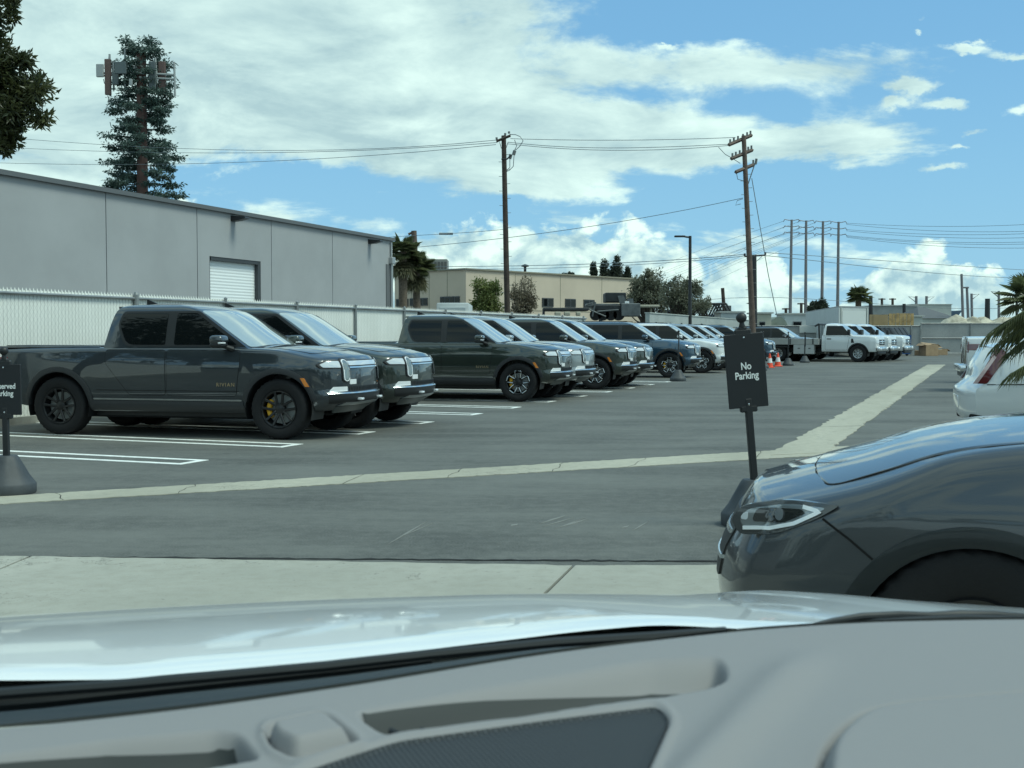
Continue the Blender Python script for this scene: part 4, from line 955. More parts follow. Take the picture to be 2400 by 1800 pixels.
def house(name, label, px0, px1, pyt, Y, col, dep=8, roof=None, cat='building', wins=()):
    a, b = at(px0, pyt, Y), at(px1, pyt, Y); w_ = b.x - a.x; h = a.z
    t = thing(name, label, cat, ((a.x + b.x) / 2, Y, 0))
    hb = h if roof is None else h - roof
    MB().box((0, dep / 2, hb / 2), (w_, dep, hb)).obj('wall', col, t, smooth=False)
    if roof is None: MB().box((0, dep / 2, h + .06), (w_ + .3, dep + .3, .12)).obj('roof', mat('roof_pale', (.45, .46, .44), .7), t)
    else: MB().add([(-w_ / 2 - .2, -.2, hb), (w_ / 2 + .2, -.2, hb), (w_ / 2 + .2, dep + .2, hb), (-w_ / 2 - .2, dep + .2, hb), (-w_ * .12, dep / 2, h), (w_ * .12, dep / 2, h)], [(0, 1, 5, 4), (2, 3, 4, 5), (1, 2, 5), (3, 0, 4), (3, 2, 1, 0)]).obj('roof', mat('roof_grey', (.11, .115, .12), .8), t, smooth=False)
    for (x0, x1, z0, z1) in wins:
        fr_ = MB().box(((x0 + x1) / 2 * w_, -.03, (z0 + z1) / 2 * h), ((x1 - x0) * w_, .06, (z1 - z0) * h)).obj('window', mat('frame_grey', (.25, .26, .26), .6), t)
        MB().box(((x0 + x1) / 2 * w_, -.065, (z0 + z1) / 2 * h), ((x1 - x0) * w_ * .86, .02, (z1 - z0) * h * .8)).obj('pane', GLASS, fr_)
    return t
PALE, CREAM, GREYB = mat('pale_wall', (.44, .46, .43), .8, var=.08, vscale=.5), mat('cream_wall', (.47, .46, .38), .8, var=.06, vscale=.5), mat('grey_wall', (.24, .26, .26), .8, var=.15, vscale=.4)
house('canopy_tent', 'tent with a dark grey pointed roof beyond the far fence', 2158, 2240, 718, 110, PALE, 9, 1.1, 'tent')
house('shed', 'pale shed between the wooden boards and the tent', 2122, 2162, 742, 105, PALE, 5, None)
house('industrial_building', 'low grey industrial building far behind the wooden boards', 2046, 2150, 717, 190, GREYB, 20, None, wins=((-.3, -.1, .5, .8), (.05, .3, .5, .8)))
house('industrial_building', 'wide low pale building far behind the tent roof', 2140, 2230, 714, 230, PALE, 20, None)
house('motorhome', 'white motorhome with a dark window left of the white trailer', 1840, 1892, 737, 100, WB, 3, None, 'motorhome', ((-.15, .25, .60, .82),))
house('motorhome', 'cream motorhome just right of the leaning utility pole', 1772, 1808, 735, 97, CREAM, 3, None, 'motorhome', ((-.3, .1, .6, .8),))
house('motorhome', 'white motorhome left of the leaning utility pole, above the pale wall', 1690, 1742, 733, 92, WB, 3, None, 'motorhome', ((.2, .46, .55, .85),))
# arched tarpaulin shelter
a = at(1826, 742, 99); t = thing('tarp_shelter', 'rounded grey-green tarpaulin shelter between the two motorhomes', 'shelter', (a.x, 99, 0))
rr = at(1852, 742, 99).x - a.x; m = MB(); n = 18; pf = [(rr * math.cos(math.pi * i / n), (a.z) * math.sin(math.pi * i / n) ** .6) for i in range(n + 1)]
m.add([(x_, y_, z_) for y_ in (0, 4) for x_, z_ in pf], [(i, i + 1, n + 2 + i, n + 1 + i) for i in range(n)]); m.add([(x_, 0, z_) for x_, z_ in pf], [tuple(range(n + 1))]); m.obj('tarp', mat('tarp_green', (.24, .27, .23), .7, var=.25, vscale=.9), t)
# rubble mounds
RUBB = mat('rubble', (.42, .39, .31), .9, var=.4, vscale=1.2)
for px, w_, h_, lb in ((2290, 6.2, 1.1, 'pale heap of rubble behind the far gate, left of the palm fronds'), (2350, 5, .9, 'lower heap of rubble behind the palm fronds')):
    p = at(px, 757, 98); m = MB(); N = 26
    hs = [[0] * (N + 1) for _ in range(N + 1)]
    r2 = random.Random(px)
    bl = [(r2.uniform(.15, .85), r2.uniform(.2, .8), r2.uniform(.08, .2), r2.uniform(.3, 1)) for _ in range(26)]
    def zf(u_, v_): return (p.z - .3) * min(1, 6 * u_ * (1 - u_) * 4 * v_ * (1 - v_)) + h_ * max(b[3] * max(0, 1 - math.hypot(u_ - b[0], v_ - b[1]) / b[2]) for b in bl)
    m.grid(lambda u_, v_: Vector(((u_ - .5) * w_ * 1.6, (v_ - .5) * 6, zf(u_, v_))), N, N)
    tag(m.obj('rubble_heap', RUBB, smooth=False), lb, 'rubble'); bpy.context.scene.objects[-1] if False else None
    COL.objects[-1].location = (p.x, 98, 0)
# ------------------------------------------------------------------ beige building
def pt(px, Y): p = at(px, 700, Y); return Vector((p.x, p.y, 0))
BG = mat('beige_stucco', (.56, .475, .375), .85, var=.06, vscale=.3, bump=.05); BGD = mat('beige_dark_trim', (.27, .25, .19), .85)  # BGD: darker beige for roof edge, wall bands and joints
C0, R0, L0 = pt(1092, 100), pt(1500, 118.6), pt(925, 106)
H_ = at(1092, 631.5, 100).z
bb = thing('office_building', 'long flat beige industrial building behind the utility pole', 'building', C0)
Rr, Ll = R0 - C0, L0 - C0; back = Rr + Ll
MB().prism([(0, 0), (Rr.x, Rr.y), (back.x, back.y), (Ll.x, Ll.y)], 0, H_).obj('wall', BG, bb, smooth=False)
cp = MB(); 
for e0_, e1_ in ((Vector((0, 0, 0)), Rr), (Vector((0, 0, 0)), Ll)):
    d = e1_ - e0_; cp.box(((e0_ + e1_) / 2 + Vector((0, 0, H_ + .05)))[:], (d.length + .1, .3, .12), (0, 0, math.atan2(d.y, d.x)))
cp.obj('roof_edge', BGD, bb, smooth=False)
def face_box(mb, a, d, s0, s1, z0, z1, off, th):
    dn = d.normalized(); nn = Vector((dn.y, -dn.x, 0)); nn = nn if nn.y < 0 else -nn
    mid = a + dn * (s0 + s1) / 2 + nn * (off); mb.box((mid.x, mid.y, (z0 + z1) / 2), (s1 - s0, th, z1 - z0), (0, 0, math.atan2(dn.y, dn.x))); return mb
def face_s(px, a, d):        # metres along a face for a photograph column
    k = (px - 1200) / FPX; A = C0 + a; t_ = (k * A.y - A.x) / (d.x - k * d.y); return t_ * d.length
for d, wl in ((Rr, ((1270, 1296, 698, 719), (1324, 1348, 700, 720), (1367, 1392, 702, 722))), (Ll, ((1078, 1033, 694, 711), (1003, 962, 698, 716), (958, 930, 700, 718)))):
    for p0, p1, y0, y1 in wl:
        s0, s1 = sorted((face_s(p0, Vector((0, 0, 0)), d), face_s(p1, Vector((0, 0, 0)), d))); Ym = (C0 + d.normalized() * s0).y
        z1_, z0_ = at(0, y0, Ym).z, at(0, y1, Ym).z
        wf = face_box(MB(), Vector((0, 0, 0)), d, s0, s1, z0_, z1_, .03, .10).obj('window', mat('frame_dark', (.07, .075, .08), .5), bb)
        m = MB(); n = 2 if d is Rr else 4
        for q_ in range(n): face_box(m, Vector((0, 0, 0)), d, s0 + (s1 - s0) * q_ / n + .06, s0 + (s1 - s0) * (q_ + 1) / n - .06, z0_ + .08, z1_ - .08, .085, .02)
        m.obj('pane', GLASS, wf)
    for z_ in (.52, .30): face_box(MB(), Vector((0, 0, 0)), d, .1, d.length, H_ * z_ - .03, H_ * z_ + .03, .005, .03).obj('wall_band', BGD, bb)
    for fr_ in (.25, .5, .75): face_box(MB(), Vector((0, 0, 0)), d, d.length * fr_ - .03, d.length * fr_ + .03, .2, H_ - .1, .004, .02).obj('wall_joint', BGD, bb)
a = at(1003, 632, 112); b = at(1050, 613, 112)
hv = MB().rbox(((a.x + b.x) / 2 - C0.x, 12, (H_ + b.z) / 2), (b.x - a.x, 2.6, b.z - H_ + .3), .04, 1)
o = hv.obj('rooftop_unit', mat('unit_grey', (.22, .23, .22), .6, .3), bb)
m = MB()
for i in range(6): x_ = a.x - C0.x + (b.x - a.x) * (i + .5) / 6; m.box((x_, 10.66, (H_ + b.z) / 2 + .1), ((b.x - a.x) / 6 - .1, .04, (b.z - H_) * .7))
m.obj('louvre', mat('louvre_dark', (.07, .075, .075), .6), o); MB().box(((a.x + b.x) / 2 - C0.x - 1, 12, b.z + .15), ((b.x - a.x) * .8, 2, .12)).obj('unit_top', mat('unit_tan', (.3, .24, .17), .6), o)
MB().tube([(at(1229, 640, 112).x - C0.x, 6, H_), (at(1229, 640, 112).x - C0.x, 6, H_ + .55)], .12, 8).lathe([(0, H_ + .8), (.32, H_ + .7), (.35, H_ + .58), (0, H_ + .5)], 12, c=(at(1229, 640, 112).x - C0.x, 6, 0)).obj('roof_vent', BLK, bb)
# white van roof in front of it
a, b = at(1026, 711, 58), at(1101, 711, 58); t = thing('box_truck', 'white box truck whose top shows over the fence by the green tree', 'truck', ((a.x + b.x) / 2, 58, 0))
MB().rbox((0, 1.5, (a.z + .8) / 2), (b.x - a.x, 5, a.z - .8), .06, 2).obj('box_shell', WB, t); MB().rbox((0, -1.02, (a.z + 1) / 2 - .05), ((b.x - a.x) - .3, .05, a.z - 1.3), .02, 1).obj('back_door', mat('van_door', (.44, .48, .49), .5), t)
for y in (-.2, 3.2): MB().tube([(-.8, y, .45), (.8, y, .45)], .45, 16).obj('wheel', RUB, t)
# ------------------------------------------------------------------ utility poles and wires
WOODP = mat('creosote_wood', (.055, .040, .032), .85, var=.35, vscale=3); WOODG = mat('weathered_wood', (.115, .085, .070), .85, var=.3, vscale=3)
WIRE = mat('wire_dark', (.17, .20, .22), .6); STP = mat('tower_steel', (.20, .19, .20), .55, .3); DPOLE = mat('lamp_post_dark', (.02, .022, .025), .5); INS = mat('insulator', (.14, .15, .15), .4)
def P3(px, py, Y): return at(px, py, Y)
def pole(name, label, cat, top, bot, Y, r0, r1, m, group=None):
    """a straight pole drawn through two photograph points at depth Y, standing on the ground"""
    a, b = at(*bot, Y), at(*top, Y); d = b - a; base = a - d * (a.z / d.z)
    t = thing(name, label, cat, base, 0, group); MB().tube([(0, 0, 0), (b - base)[:]], [r0, r1], 12).obj('pole', m, t); return t, base, b
def rel_tube(parent, base, name, pts, r, m, n=6): return MB().tube([(Vector(p) - base)[:] for p in pts], r, n).obj(name, m, parent)
YP = 64.0
t, b0, p1 = pole('utility_pole', 'tall straight dark wooden utility pole in front of the beige building', 'utility pole', (1180.5, 318), (1189, 731), YP, .165, .125, WOODP)
ca = [P3(1164, 331, YP), P3(1196, 318, YP - .4)]
c = MB(); c.tube([(ca[0] - b0)[:], (ca[1] - b0)[:]], .075, 4); c.obj('crossarm', WOODP, t)
rel_tube(t, b0, 'brace', [P3(1171, 333, YP), P3(1175, 348, YP)], .02, STEEL); rel_tube(t, b0, 'brace', [P3(1191, 333, YP), P3(1186, 348, YP)], .02, STEEL)
for px, py in ((1164, 327), (1184, 317), (1193, 313)): rel_tube(t, b0, 'insulator', [P3(px, py, YP), P3(px, py - 5, YP)], .06, INS, 8)
rel_tube(t, b0, 'bracket_arm', [P3(1175, 373, YP - .2), P3(1188, 373, YP - .2), P3(1198, 364, YP - .2)], .045, DPOLE)
for px, py in ((1196, 367), (1205, 358)): rel_tube(t, b0, 'cutout_switch', [P3(px - 1.5, py + 5, YP), P3(px + 1.5, py - 5, YP)], .09, INS, 8)
for pts in (((1194, 315), (1208, 315.5), (1219, 320), (1226, 330), (1218, 343), (1208, 352)), ((1205, 362), (1203, 390), (1194, 399), (1187, 402)), ((1195, 370), (1195, 392), (1188, 400)), ((1206, 328), (1211, 342), (1206, 352))):
    rel_tube(t, b0, 'jumper_cable', [P3(x, y, YP) for x, y in pts], .022, WIRE)
sp = MB()
for i in range(24):
    f = .18 + i * .032; q = (b0 * (1 - f) + p1 * f); s_ = 1 if i % 2 else -1; sp.tube([(q - b0)[:], (q - b0 + Vector((s_ * .30, -.1, 0)))[:]], .014, 5)
sp.obj('climbing_steps', STEEL, t)
t, b0, p2 = pole('utility_pole', 'tall leaning brown utility pole with three cross-arms behind the No Parking sign', 'utility pole', (1743, 318), (1763, 746), YP, .175, .12, WOODG)
for (x0, y0, x1, y1) in ((1708, 339.5, 1761.5, 317), (1713.5, 372, 1763.5, 351.5), (1724, 403.5, 1767.5, 385.5)):
    a, b = P3(x0, y0, YP - .5), P3(x1, y1, YP + .5); MB().tube([(a - b0)[:], (b - b0)[:]], .10, 4).obj('crossarm', WOODG, t)
    for f in (.06, .22, .40, .62, .80, .95) if y0 < 400 else (.95,):
        q = a * (1 - f) + b * f - b0; MB().tube([q[:], (q + Vector((0, 0, .26)))[:]], .055, 6).obj('insulator', INS, t)
rel_tube(t, b0, 'guy_link', [P3(1772.5, 374, YP), P3(1753.5, 431, YP)], .03, WIRE); rel_tube(t, b0, 'guy_insulator', [P3(1773, 372, YP), P3(1771, 385, YP)], .07, INS)
for pts in (((1684, 345), (1700, 362), (1715, 370), (1735, 383)), ((1725, 400), (1729, 420), (1746, 425)), ((1741, 466), (1728, 470), (1724, 481), (1736, 478))): rel_tube(t, b0, 'jumper_cable', [P3(x, y, YP) for x, y in pts], .018, WIRE)
sp = MB()
for i in range(26):
    f = .08 + i * .030; q = (b0 * (1 - f) + p2 * f); s_ = 1 if i % 2 else -1; sp.tube([(q - b0)[:], (q - b0 + Vector((s_ * .30, -.1, 0)))[:]], .014, 5)
sp.obj('climbing_steps', STEEL, t)
rel_tube(t, b0, 'guy_wire', [P3(1762, 418, YP), P3(1800, 640, YP), P3(1822, 745, YP)], .022, WIRE)
t, b0, p3 = pole('utility_pole', 'thin dark pole with one cross-arm close behind the leaning pole', 'utility pole', (1768, 597), (1769, 735), 78, .17, .14, DPOLE)
rel_tube(t, b0, 'crossarm', [P3(1745, 601, 78), P3(1794, 598, 78)], .06, DPOLE)
for px, y in ((1745.5, 601), (1793.5, 598)): rel_tube(t, b0, 'insulator', [P3(px, y, 78), P3(px, y - 7, 78)], .07, DPOLE)
rel_tube(t, b0, 'brace', [P3(1786, 601, 78), P3(1770, 615, 78)], .02, STEEL)
t, b0, p4 = pole('utility_pole', 'brown wooden pole standing between the two palms at the warehouse corner', 'utility pole', (970, 541), (979, 722), 74, .19, .17, WOODG)
rel_tube(t, b0, 'bracket_arm', [P3(957, 549, 74), P3(970, 544, 74)], .08, WOODG)
def wire(label, pts, Ys, r=.02, name='overhead_wire', sag=True, group='overhead wires between the poles', clip=None):
    n = len(pts); P = []
    for i in range(n - 1):
        for k in range(10):
            f = k / 10; P.append(at(pts[i][0] * (1 - f) + pts[i + 1][0] * f, pts[i][1] * (1 - f) + pts[i + 1][1] * f, Ys[0] + (Ys[-1] - Ys[0]) * (i + f) / (n - 1)))
    P.append(at(*pts[-1], Ys[-1]))
    m = MB().tube([(p - P[0])[:] for p in P], r * .62, 5)
    if clip is not None: q = P[clip] - P[0]; m.tube([(q - Vector((.4, 0, 0)))[:], (q + Vector((.4, 0, 0)))[:]], .07, 6)
    o = m.obj(name, WIRE, None); o.location = P[0]; return tag(o, label, 'wire', group)
def smoothpts(pts, n=14):
    """the parabola-like curve through three or more points"""
    xs = np.array([p[0] for p in pts]); ys = np.array([p[1] for p in pts]); c = np.polyfit(xs, ys, min(3, len(pts) - 1)); X = np.linspace(xs[0], xs[-1], n); return [(float(x), float(np.polyval(c, x))) for x in X]
for i, (pts, Ys, lb) in enumerate((
    ([(1166, 328), (950, 345), (705, 352), (418, 349), (255, 339), (-60, 316)], (YP, 100), 'top overhead wire from the straight pole leftwards past the cell tower'),
    ([(1165, 334), (950, 348), (705, 356.5), (418, 358), (255, 355), (-60, 342)], (YP, 101), 'middle overhead wire from the straight pole leftwards past the cell tower'),
    ([(1162, 339), (900, 362), (650, 377), (418, 384.5), (200, 385), (-60, 380)], (YP, 99), 'lowest overhead wire from the straight pole leftwards over the warehouse roof'),
    ([(1196, 325), (1460, 328.5), (1724, 322)], (YP, YP), 'top overhead wire between the two tall poles'),
    ([(1190, 333), (1300, 343), (1504, 346), (1708, 338)], (YP, YP), 'middle overhead wire between the two tall poles'),
    ([(1190, 337), (1350, 350), (1504, 352), (1708, 341)], (YP, YP), 'lower overhead wire between the two tall poles'),
    ([(1741, 464), (1480, 515), (1200, 556), (1060, 571), (972, 580)], (YP, 74), 'long slanting cable from the leaning pole down to the palms'))):
    wire(lb, smoothpts(pts), Ys, .026)
wire('short cable with a dark splice between the palm pole and the straight pole', smoothpts([(1187, 537), (1060, 547), (972, 552), (880, 558)]), (YP, 76), .022, clip=60)
wire('low dark wire across the beige building roof to the thin cross-arm', smoothpts([(1746, 596), (1600, 608), (1340, 620), (1000, 625), (880, 625)]), (78, 100), .035)
wire('lower of the two low wires over the beige building roof', smoothpts([(1746, 600), (1600, 613), (1340, 627), (1120, 631), (880, 632)]), (78, 104), .028)
wire('upper thin wire from the thin cross-arm to the right edge', smoothpts([(1793, 592), (2000, 606), (2200, 620), (2460, 636)]), (78, 120), .035)
wire('lower thin wire from the thin cross-arm to the right edge', smoothpts([(1793, 599), (2000, 621), (2200, 641), (2460, 652)]), (78, 120), .035)
wire('low far wire crossing behind the leaning pole', smoothpts([(1640, 704), (1760, 697), (1990, 707), (2460, 712)]), (150, 170), .05)
# transmission monopoles
YT = 300.0; TG = 'four tall steel transmission poles'; tops = []
for i, (xt_, yt_, xb_t, nm) in enumerate(((1855.5, 515, 1852, 'leftmost tall steel transmission pole of the four'), (1889.5, 517, 1888, 'second tall steel transmission pole from the left of the four'), (1929, 518.5, 1926, 'third tall steel transmission pole from the left of the four'), (1965.5, 520, 1963, 'rightmost tall steel transmission pole of the four, above the white trailer'))):
    t, b0, pt_ = pole('transmission_pole', nm, 'transmission pole', (xt_, yt_), (xb_t, 735), YT, .46, .30, STP, TG)
    m = MB()
    for z_ in (1.5, 16.5, 31): 
        a = at(xt_, yt_ + z_, YT) - b0
        m.tube([(a + Vector((-1.75, 0, .25)))[:], (a + Vector((-.8, 0, .05)))[:], a[:], (a + Vector((.8, 0, .05)))[:], (a + Vector((1.75, 0, .25)))[:]], .10, 5)
        for s_ in (-1.75, 1.75): m.tube([(a + Vector((s_, 0, .25)))[:], (a + Vector((s_ * 1.2, 0, -.35)))[:]], .08, 5)
        tops.append((xt_, yt_ + z_))
    m.obj('insulator_arms', STP, t)
for i, (x, y) in enumerate(tops[:12]):
    if i % 3 == 2 and i > 6: continue
    wire('transmission line sloping down left from the four steel poles', [(x - 17, y + 1), (x - 17 - 160, y + 56 + i * 1.2), (x - 17 - 350, y + 128 + i * 3)], (YT, 620), .07, 'transmission_line', group='transmission lines falling away to the left')
for i, (y, y2) in enumerate(((523, 524), (526, 541), (538, 546), (541, 556), (552, 566), (554, 571), (556, 581))):
    wire('transmission line running right from the four steel poles', smoothpts([(1984, y), (2180, (y + y2) / 2 + 7), (2460, y2 - 1)]), (YT, 240), .07, 'transmission_line', group='transmission lines running off to the right')
# lamps and other posts
t, b0, p_ = pole('street_lamp', 'dark street lamp with one arm to the left, in front of the bare trees', 'street lamp', (1617.5, 553), (1617, 745), 70, .12, .085, DPOLE)
rel_tube(t, b0, 'lamp_arm', [P3(1617, 556, 70), P3(1610, 555.5, 70), P3(1600, 553.5, 70)], .06, DPOLE)
q = P3(1593, 554, 70) - b0; MB().rbox(q[:], (.62, .28, .10), .03, 2).obj('lamp_head', DPOLE, t)
t, b0, p_ = pole('street_lamp', 'thin grey lamp post with a small head left of the palm fronds', 'street lamp', (2266, 672), (2269, 740), 120, .16, .12, STP)
q = P3(2263, 674, 120) - b0; MB().rbox(q[:], (.6, .3, .15), .03, 2).obj('lamp_head', STP, t)
for (xt_, yt_, xb2, yb2, Y, r, m_, lb) in ((2253.5, 642, 2257, 750, 110, .14, STP, 'tall thin grey post left of the small-headed lamp post'), (1693.5, 675, 1697, 725, 110, .2, WOODP, 'short dark wooden post behind the steel truss'), (2040.5, 693, 2041, 735, 120, .24, DPOLE, 'stout dark post beside the white trailer'), (2119, 712, 2119, 738, 120, .2, DPOLE, 'short dark post behind the wooden boards'), (2314.5, 700, 2314, 745, 120, .3, DPOLE, 'stout dark post behind the palm fronds'), (2277, 688, 2278, 740, 200, .25, STP, 'thin grey rail mast left of the palm fronds'), (2341, 682, 2341, 740, 200, .25, STP, 'thin grey rail mast among the palm fronds'), (2147.5, 694, 2147.5, 720, 260, .35, STP, 'left one of a pair of grey rail masts on the skyline'), (2171.5, 694, 2171.5, 720, 260, .35, STP, 'right one of a pair of grey rail masts on the skyline')):
    t, b0, p_ = pole('mast' if m_ is STP else 'wooden_post', lb, 'post', (xt_, yt_), (xb2, yb2), Y, r, r * .8, m_)
    if 'rail mast' in lb:
        s_ = -1 if xt_ > 2300 or 2140 < xt_ < 2160 else 1
        rel_tube(t, b0, 'catenary_arm', [P3(xt_, yt_ + 3, Y), P3(xt_ + s_ * 18, yt_ + 1, Y), P3(xt_, yt_ + 15, Y)], .09, STP)
for px, yt_, Y, w_, lb in ((1759, 709, 210, 7, 'far small twin-armed pole left of the leaning pole base'), (1842, 722, 210, 9, 'far small cross-armed pole left of the transmission poles'), (1878, 710, 210, 9, 'far small cross-armed pole between the transmission poles'), (2067, 699, 240, 8, 'left one of two far double poles right of the palm'), (2092, 699, 240, 8, 'right one of two far double poles right of the palm')):
    t, b0, p_ = pole('utility_pole', lb, 'utility pole', (px, yt_), (px, 745), Y, .28, .25, WOODP)
    rel_tube(t, b0, 'crossarm', [P3(px - w_, yt_ + 2, Y), P3(px + w_, yt_ + 2, Y)], .13, WOODP)
t, b0, p_ = pole('floodlight_mast', 'short mast with two dark floodlights above the palm at the right edge', 'floodlight', (2383, 660), (2383, 720), 40, .045, .04, DPOLE)
rel_tube(t, b0, 'floodlight_arm', [P3(2377, 653, 40), P3(2378, 660, 40), P3(2388, 660, 40), P3(2390, 652, 40)], .03, DPOLE)
for px, py, r_ in ((2377, 651, .3), (2391, 650, -.3)): q = P3(px, py, 40) - b0; MB().rbox(q[:], (.09, .10, .11), .02, 2, (.4, r_, 0)).obj('floodlight', DPOLE, t)
# ------------------------------------------------------------------ foliage
def leaves(pts, nrm, size, rs, wid=.4, bend=.25):
    """leaf blades: folded quads at the points"""
    V, F_ = [], []
    for p, d in zip(pts, nrm):
        s_ = size * rs.uniform(.7, 1.3); d = Vector(d).normalized(); q = d.cross(Vector((rs.gauss(0, 1), rs.gauss(0, 1), rs.gauss(0, 1)))).normalized(); n_ = d.cross(q)
        p = Vector(p); o = len(V)
        V += [p, p + d * s_ * .5 + q * s_ * wid * .5 + n_ * s_ * .06, p + d * s_ - n_ * s_ * bend * .4, p + d * s_ * .5 - q * s_ * wid * .5 + n_ * s_ * .06]
        F_ += [(o, o + 1, o + 2), (o, o + 2, o + 3)]
    return V, F_
def tree(name, label, base, trunk_h, blobs, n, size, lm, tm, rs, r0=.18, cat='tree', wid=.4, out=.6, tint=None, sparse=0.0, clumps=14, group=None, limb=8):
    """blobs: (centre rel. to base, radii); leaf clumps gather on random twigs inside them"""
    t = thing(name, label, cat, base, 0, group); tr = MB(); top = Vector((blobs[0][0][0] * .4, blobs[0][0][1] * .4, trunk_h))
    tr.tube([(0, 0, 0), (top * .5 + Vector((.05, 0, 0)))[:], top[:]], [r0, r0 * .8, r0 * .6], 8); P, D = [], []
    vol = [b[1][0] * b[1][1] * b[1][2] for b in blobs]; tw = MB()
    for b, v in zip(blobs, vol):
        c, r = Vector(b[0]), Vector(b[1]); k = max(1, int(n * v / sum(vol))); nc = max(3, int(clumps * v / sum(vol)))
        cl = []
        for _ in range(nc):
            a = Vector((rs.gauss(0, 1), rs.gauss(0, 1), rs.gauss(0, 1))).normalized() * rs.uniform(.35, 1.0); cl.append((c + Vector((a.x * r.x, a.y * r.y, a.z * r.z)), rs.uniform(.22, .42)))
        for i, (cc, _) in enumerate(cl):
            if i < limb: tr.tube([top[:], ((top + cc) / 2 + Vector((0, 0, -.1)) * r.z)[:], cc[:]], [r0 * .45, r0 * .25, r0 * .08], 5)
        for _ in range(k):
            cc, cr = cl[rs.randrange(nc)]; a = Vector((rs.gauss(0, 1), rs.gauss(0, 1), rs.gauss(0, 1))) * .62
            p = cc + Vector((a.x * r.x, a.y * r.y, a.z * r.z)) * cr; P.append(p); D.append((a.normalized() * out + Vector((rs.gauss(0, .5), rs.gauss(0, .5), rs.gauss(0, .5))))[:])
    V, F_ = leaves(P, D, size, rs, wid)
    tr.obj('trunk', tm, t); MB().add(V, F_).obj('crown', lm, t, smooth=False, recalc=False); return t
rs = random.Random(11)
LF_DARK = leafmat('leaf_dark', (.030, .042, .018), (.13, .14, .06), 2.2, .35); LF_GREEN = leafmat('leaf_green', (.09, .125, .035), (.24, .26, .09), 1.0); LF_BROWN = leafmat('leaf_brown', (.15, .125, .085), (.32, .28, .20), 1.2)
LF_OLIVE = leafmat('leaf_olive', (.085, .095, .065), (.25, .25, .175), .8); LF_CON = leafmat('leaf_conifer', (.035, .048, .036), (.085, .10, .07), 1.0); BARK = mat('bark', (.06, .048, .04), .9, var=.3, vscale=6, bump=.4, bscale=20)
# the tree cut by the left edge
YL = 15.0
def off(px, py, Y, b): return (at(px, py, Y) - b)
lb0 = Vector((at(-330, 500, YL).x, YL + .6, 0)); bl = []
for px, py, rx, rz in ((-40, 90, 75, 90), (10, 235, 105, 95), (60, 215, 62, 62), (-10, 330, 60, 36), (-90, 180, 120, 170), (35, 160, 55, 40), (10, 20, 38, 60), (84, 260, 42, 36), (40, 310, 48, 34), (-20, 160, 70, 60), (0, 270, 70, 60), (-60, 400, 62, 10)):
    s_ = YL / FPX; bl.append((off(px, py, YL, lb0)[:], (rx * s_ * .80, rx * s_ * .8, rz * s_ * .80)))
tree('leafy_tree', 'dark green leafy tree cut off by the left edge above the warehouse roof', lb0, 2.6, bl, 20000, .095, LF_DARK, BARK, rs, .16, wid=.34, clumps=150, limb=0)
def blobs_px(lst, Y, base): return [(off(px, py, Y, base)[:], (rx * Y / FPX, rx * Y / FPX, rz * Y / FPX)) for px, py, rx, rz in lst]
def gtree(name, label, px, Y, lst, n, size, lm, r0=.12, **kw):
    b = Vector((at(px, 780, Y).x, Y, 0)); return tree(name, label, b, CAMH + .4, blobs_px(lst, Y, b), n, size, lm, BARK, rs, r0, **kw)
gtree('leafy_tree', 'bright green bushy tree left of the straight utility pole', 1142, 78, [(1140, 705, 28, 36), (1128, 675, 18, 20), (1152, 680, 22, 26), (1160, 715, 22, 22), (1120, 712, 14, 22)], 5200, .20, LF_GREEN, clumps=60)
gtree('sparse_tree', 'half-bare brown tree right of the straight utility pole', 1222, 76, [(1216, 715, 22, 24), (1230, 690, 22, 34), (1212, 680, 12, 26), (1246, 700, 14, 26), (1205, 700, 14, 30), (1250, 725, 12, 14), (1225, 660, 10, 16)], 3000, .16, LF_BROWN, .10, clumps=60, limb=30)
gtree('leafy_tree', 'large grey-green tree at the right end of the beige building', 1520, 92, [(1510, 690, 36, 34), (1530, 660, 26, 24), (1500, 665, 22, 22), (1545, 700, 30, 34), (1475, 708, 20, 26), (1515, 640, 14, 14)], 7000, .22, LF_OLIVE, .2, clumps=90, limb=14)
gtree('leafy_tree', 'grey-green tree with brown twigs behind the street lamp', 1590, 88, [(1585, 700, 34, 28), (1602, 675, 28, 26), (1570, 690, 20, 28), (1630, 690, 18, 34), (1622, 665, 12, 18), (1645, 715, 16, 16), (1612, 720, 30, 20)], 6000, .20, LF_OLIVE, .18, clumps=80, limb=24)
gtree('sparse_tree', 'thin tree right of the street lamp with sky showing through', 1650, 94, [(1648, 715, 18, 18), (1660, 705, 8, 12), (1640, 680, 8, 12)], 900, .20, LF_OLIVE, .10, clumps=30, limb=20)
for px, lst, lb in ((1417, [(1417, 640, 11, 22), (1417, 622, 8, 16), (1420, 652, 13, 12)], 'widest dark conifer rising behind the beige roof'), (1446, [(1446, 640, 13, 20), (1447, 620, 8, 18), (1438, 645, 8, 14)], 'dark conifer right of the widest one behind the beige roof'), (1390, [(1391, 638, 6, 12), (1390, 626, 4, 9)], 'small slim conifer left of the other two behind the beige roof'), (1470, [(1470, 648, 7, 10), (1472, 636, 4, 8)], 'small bush top right of the conifers behind the beige roof'), (1324, [(1318, 648, 7, 4), (1336, 646, 8, 5)], 'barely visible treetop over the middle of the beige roof')):
    gtree('conifer_tree', lb, px, 150, lst, 1500, .36, LF_CON, .2, clumps=40, limb=2)
for px, lst, lb in ((1908, [(1905, 722, 8, 8), (1911, 716, 4, 8), (1900, 727, 4, 5)], 'tiny dark tree behind the left end of the white trailer'), (1926, [(1928, 716, 8, 12), (1920, 724, 7, 6)], 'tiny dark tree between the two right transmission poles')): gtree('conifer_tree', lb, px, 160, lst, 700, .42, LF_CON, .2, clumps=16, limb=3)
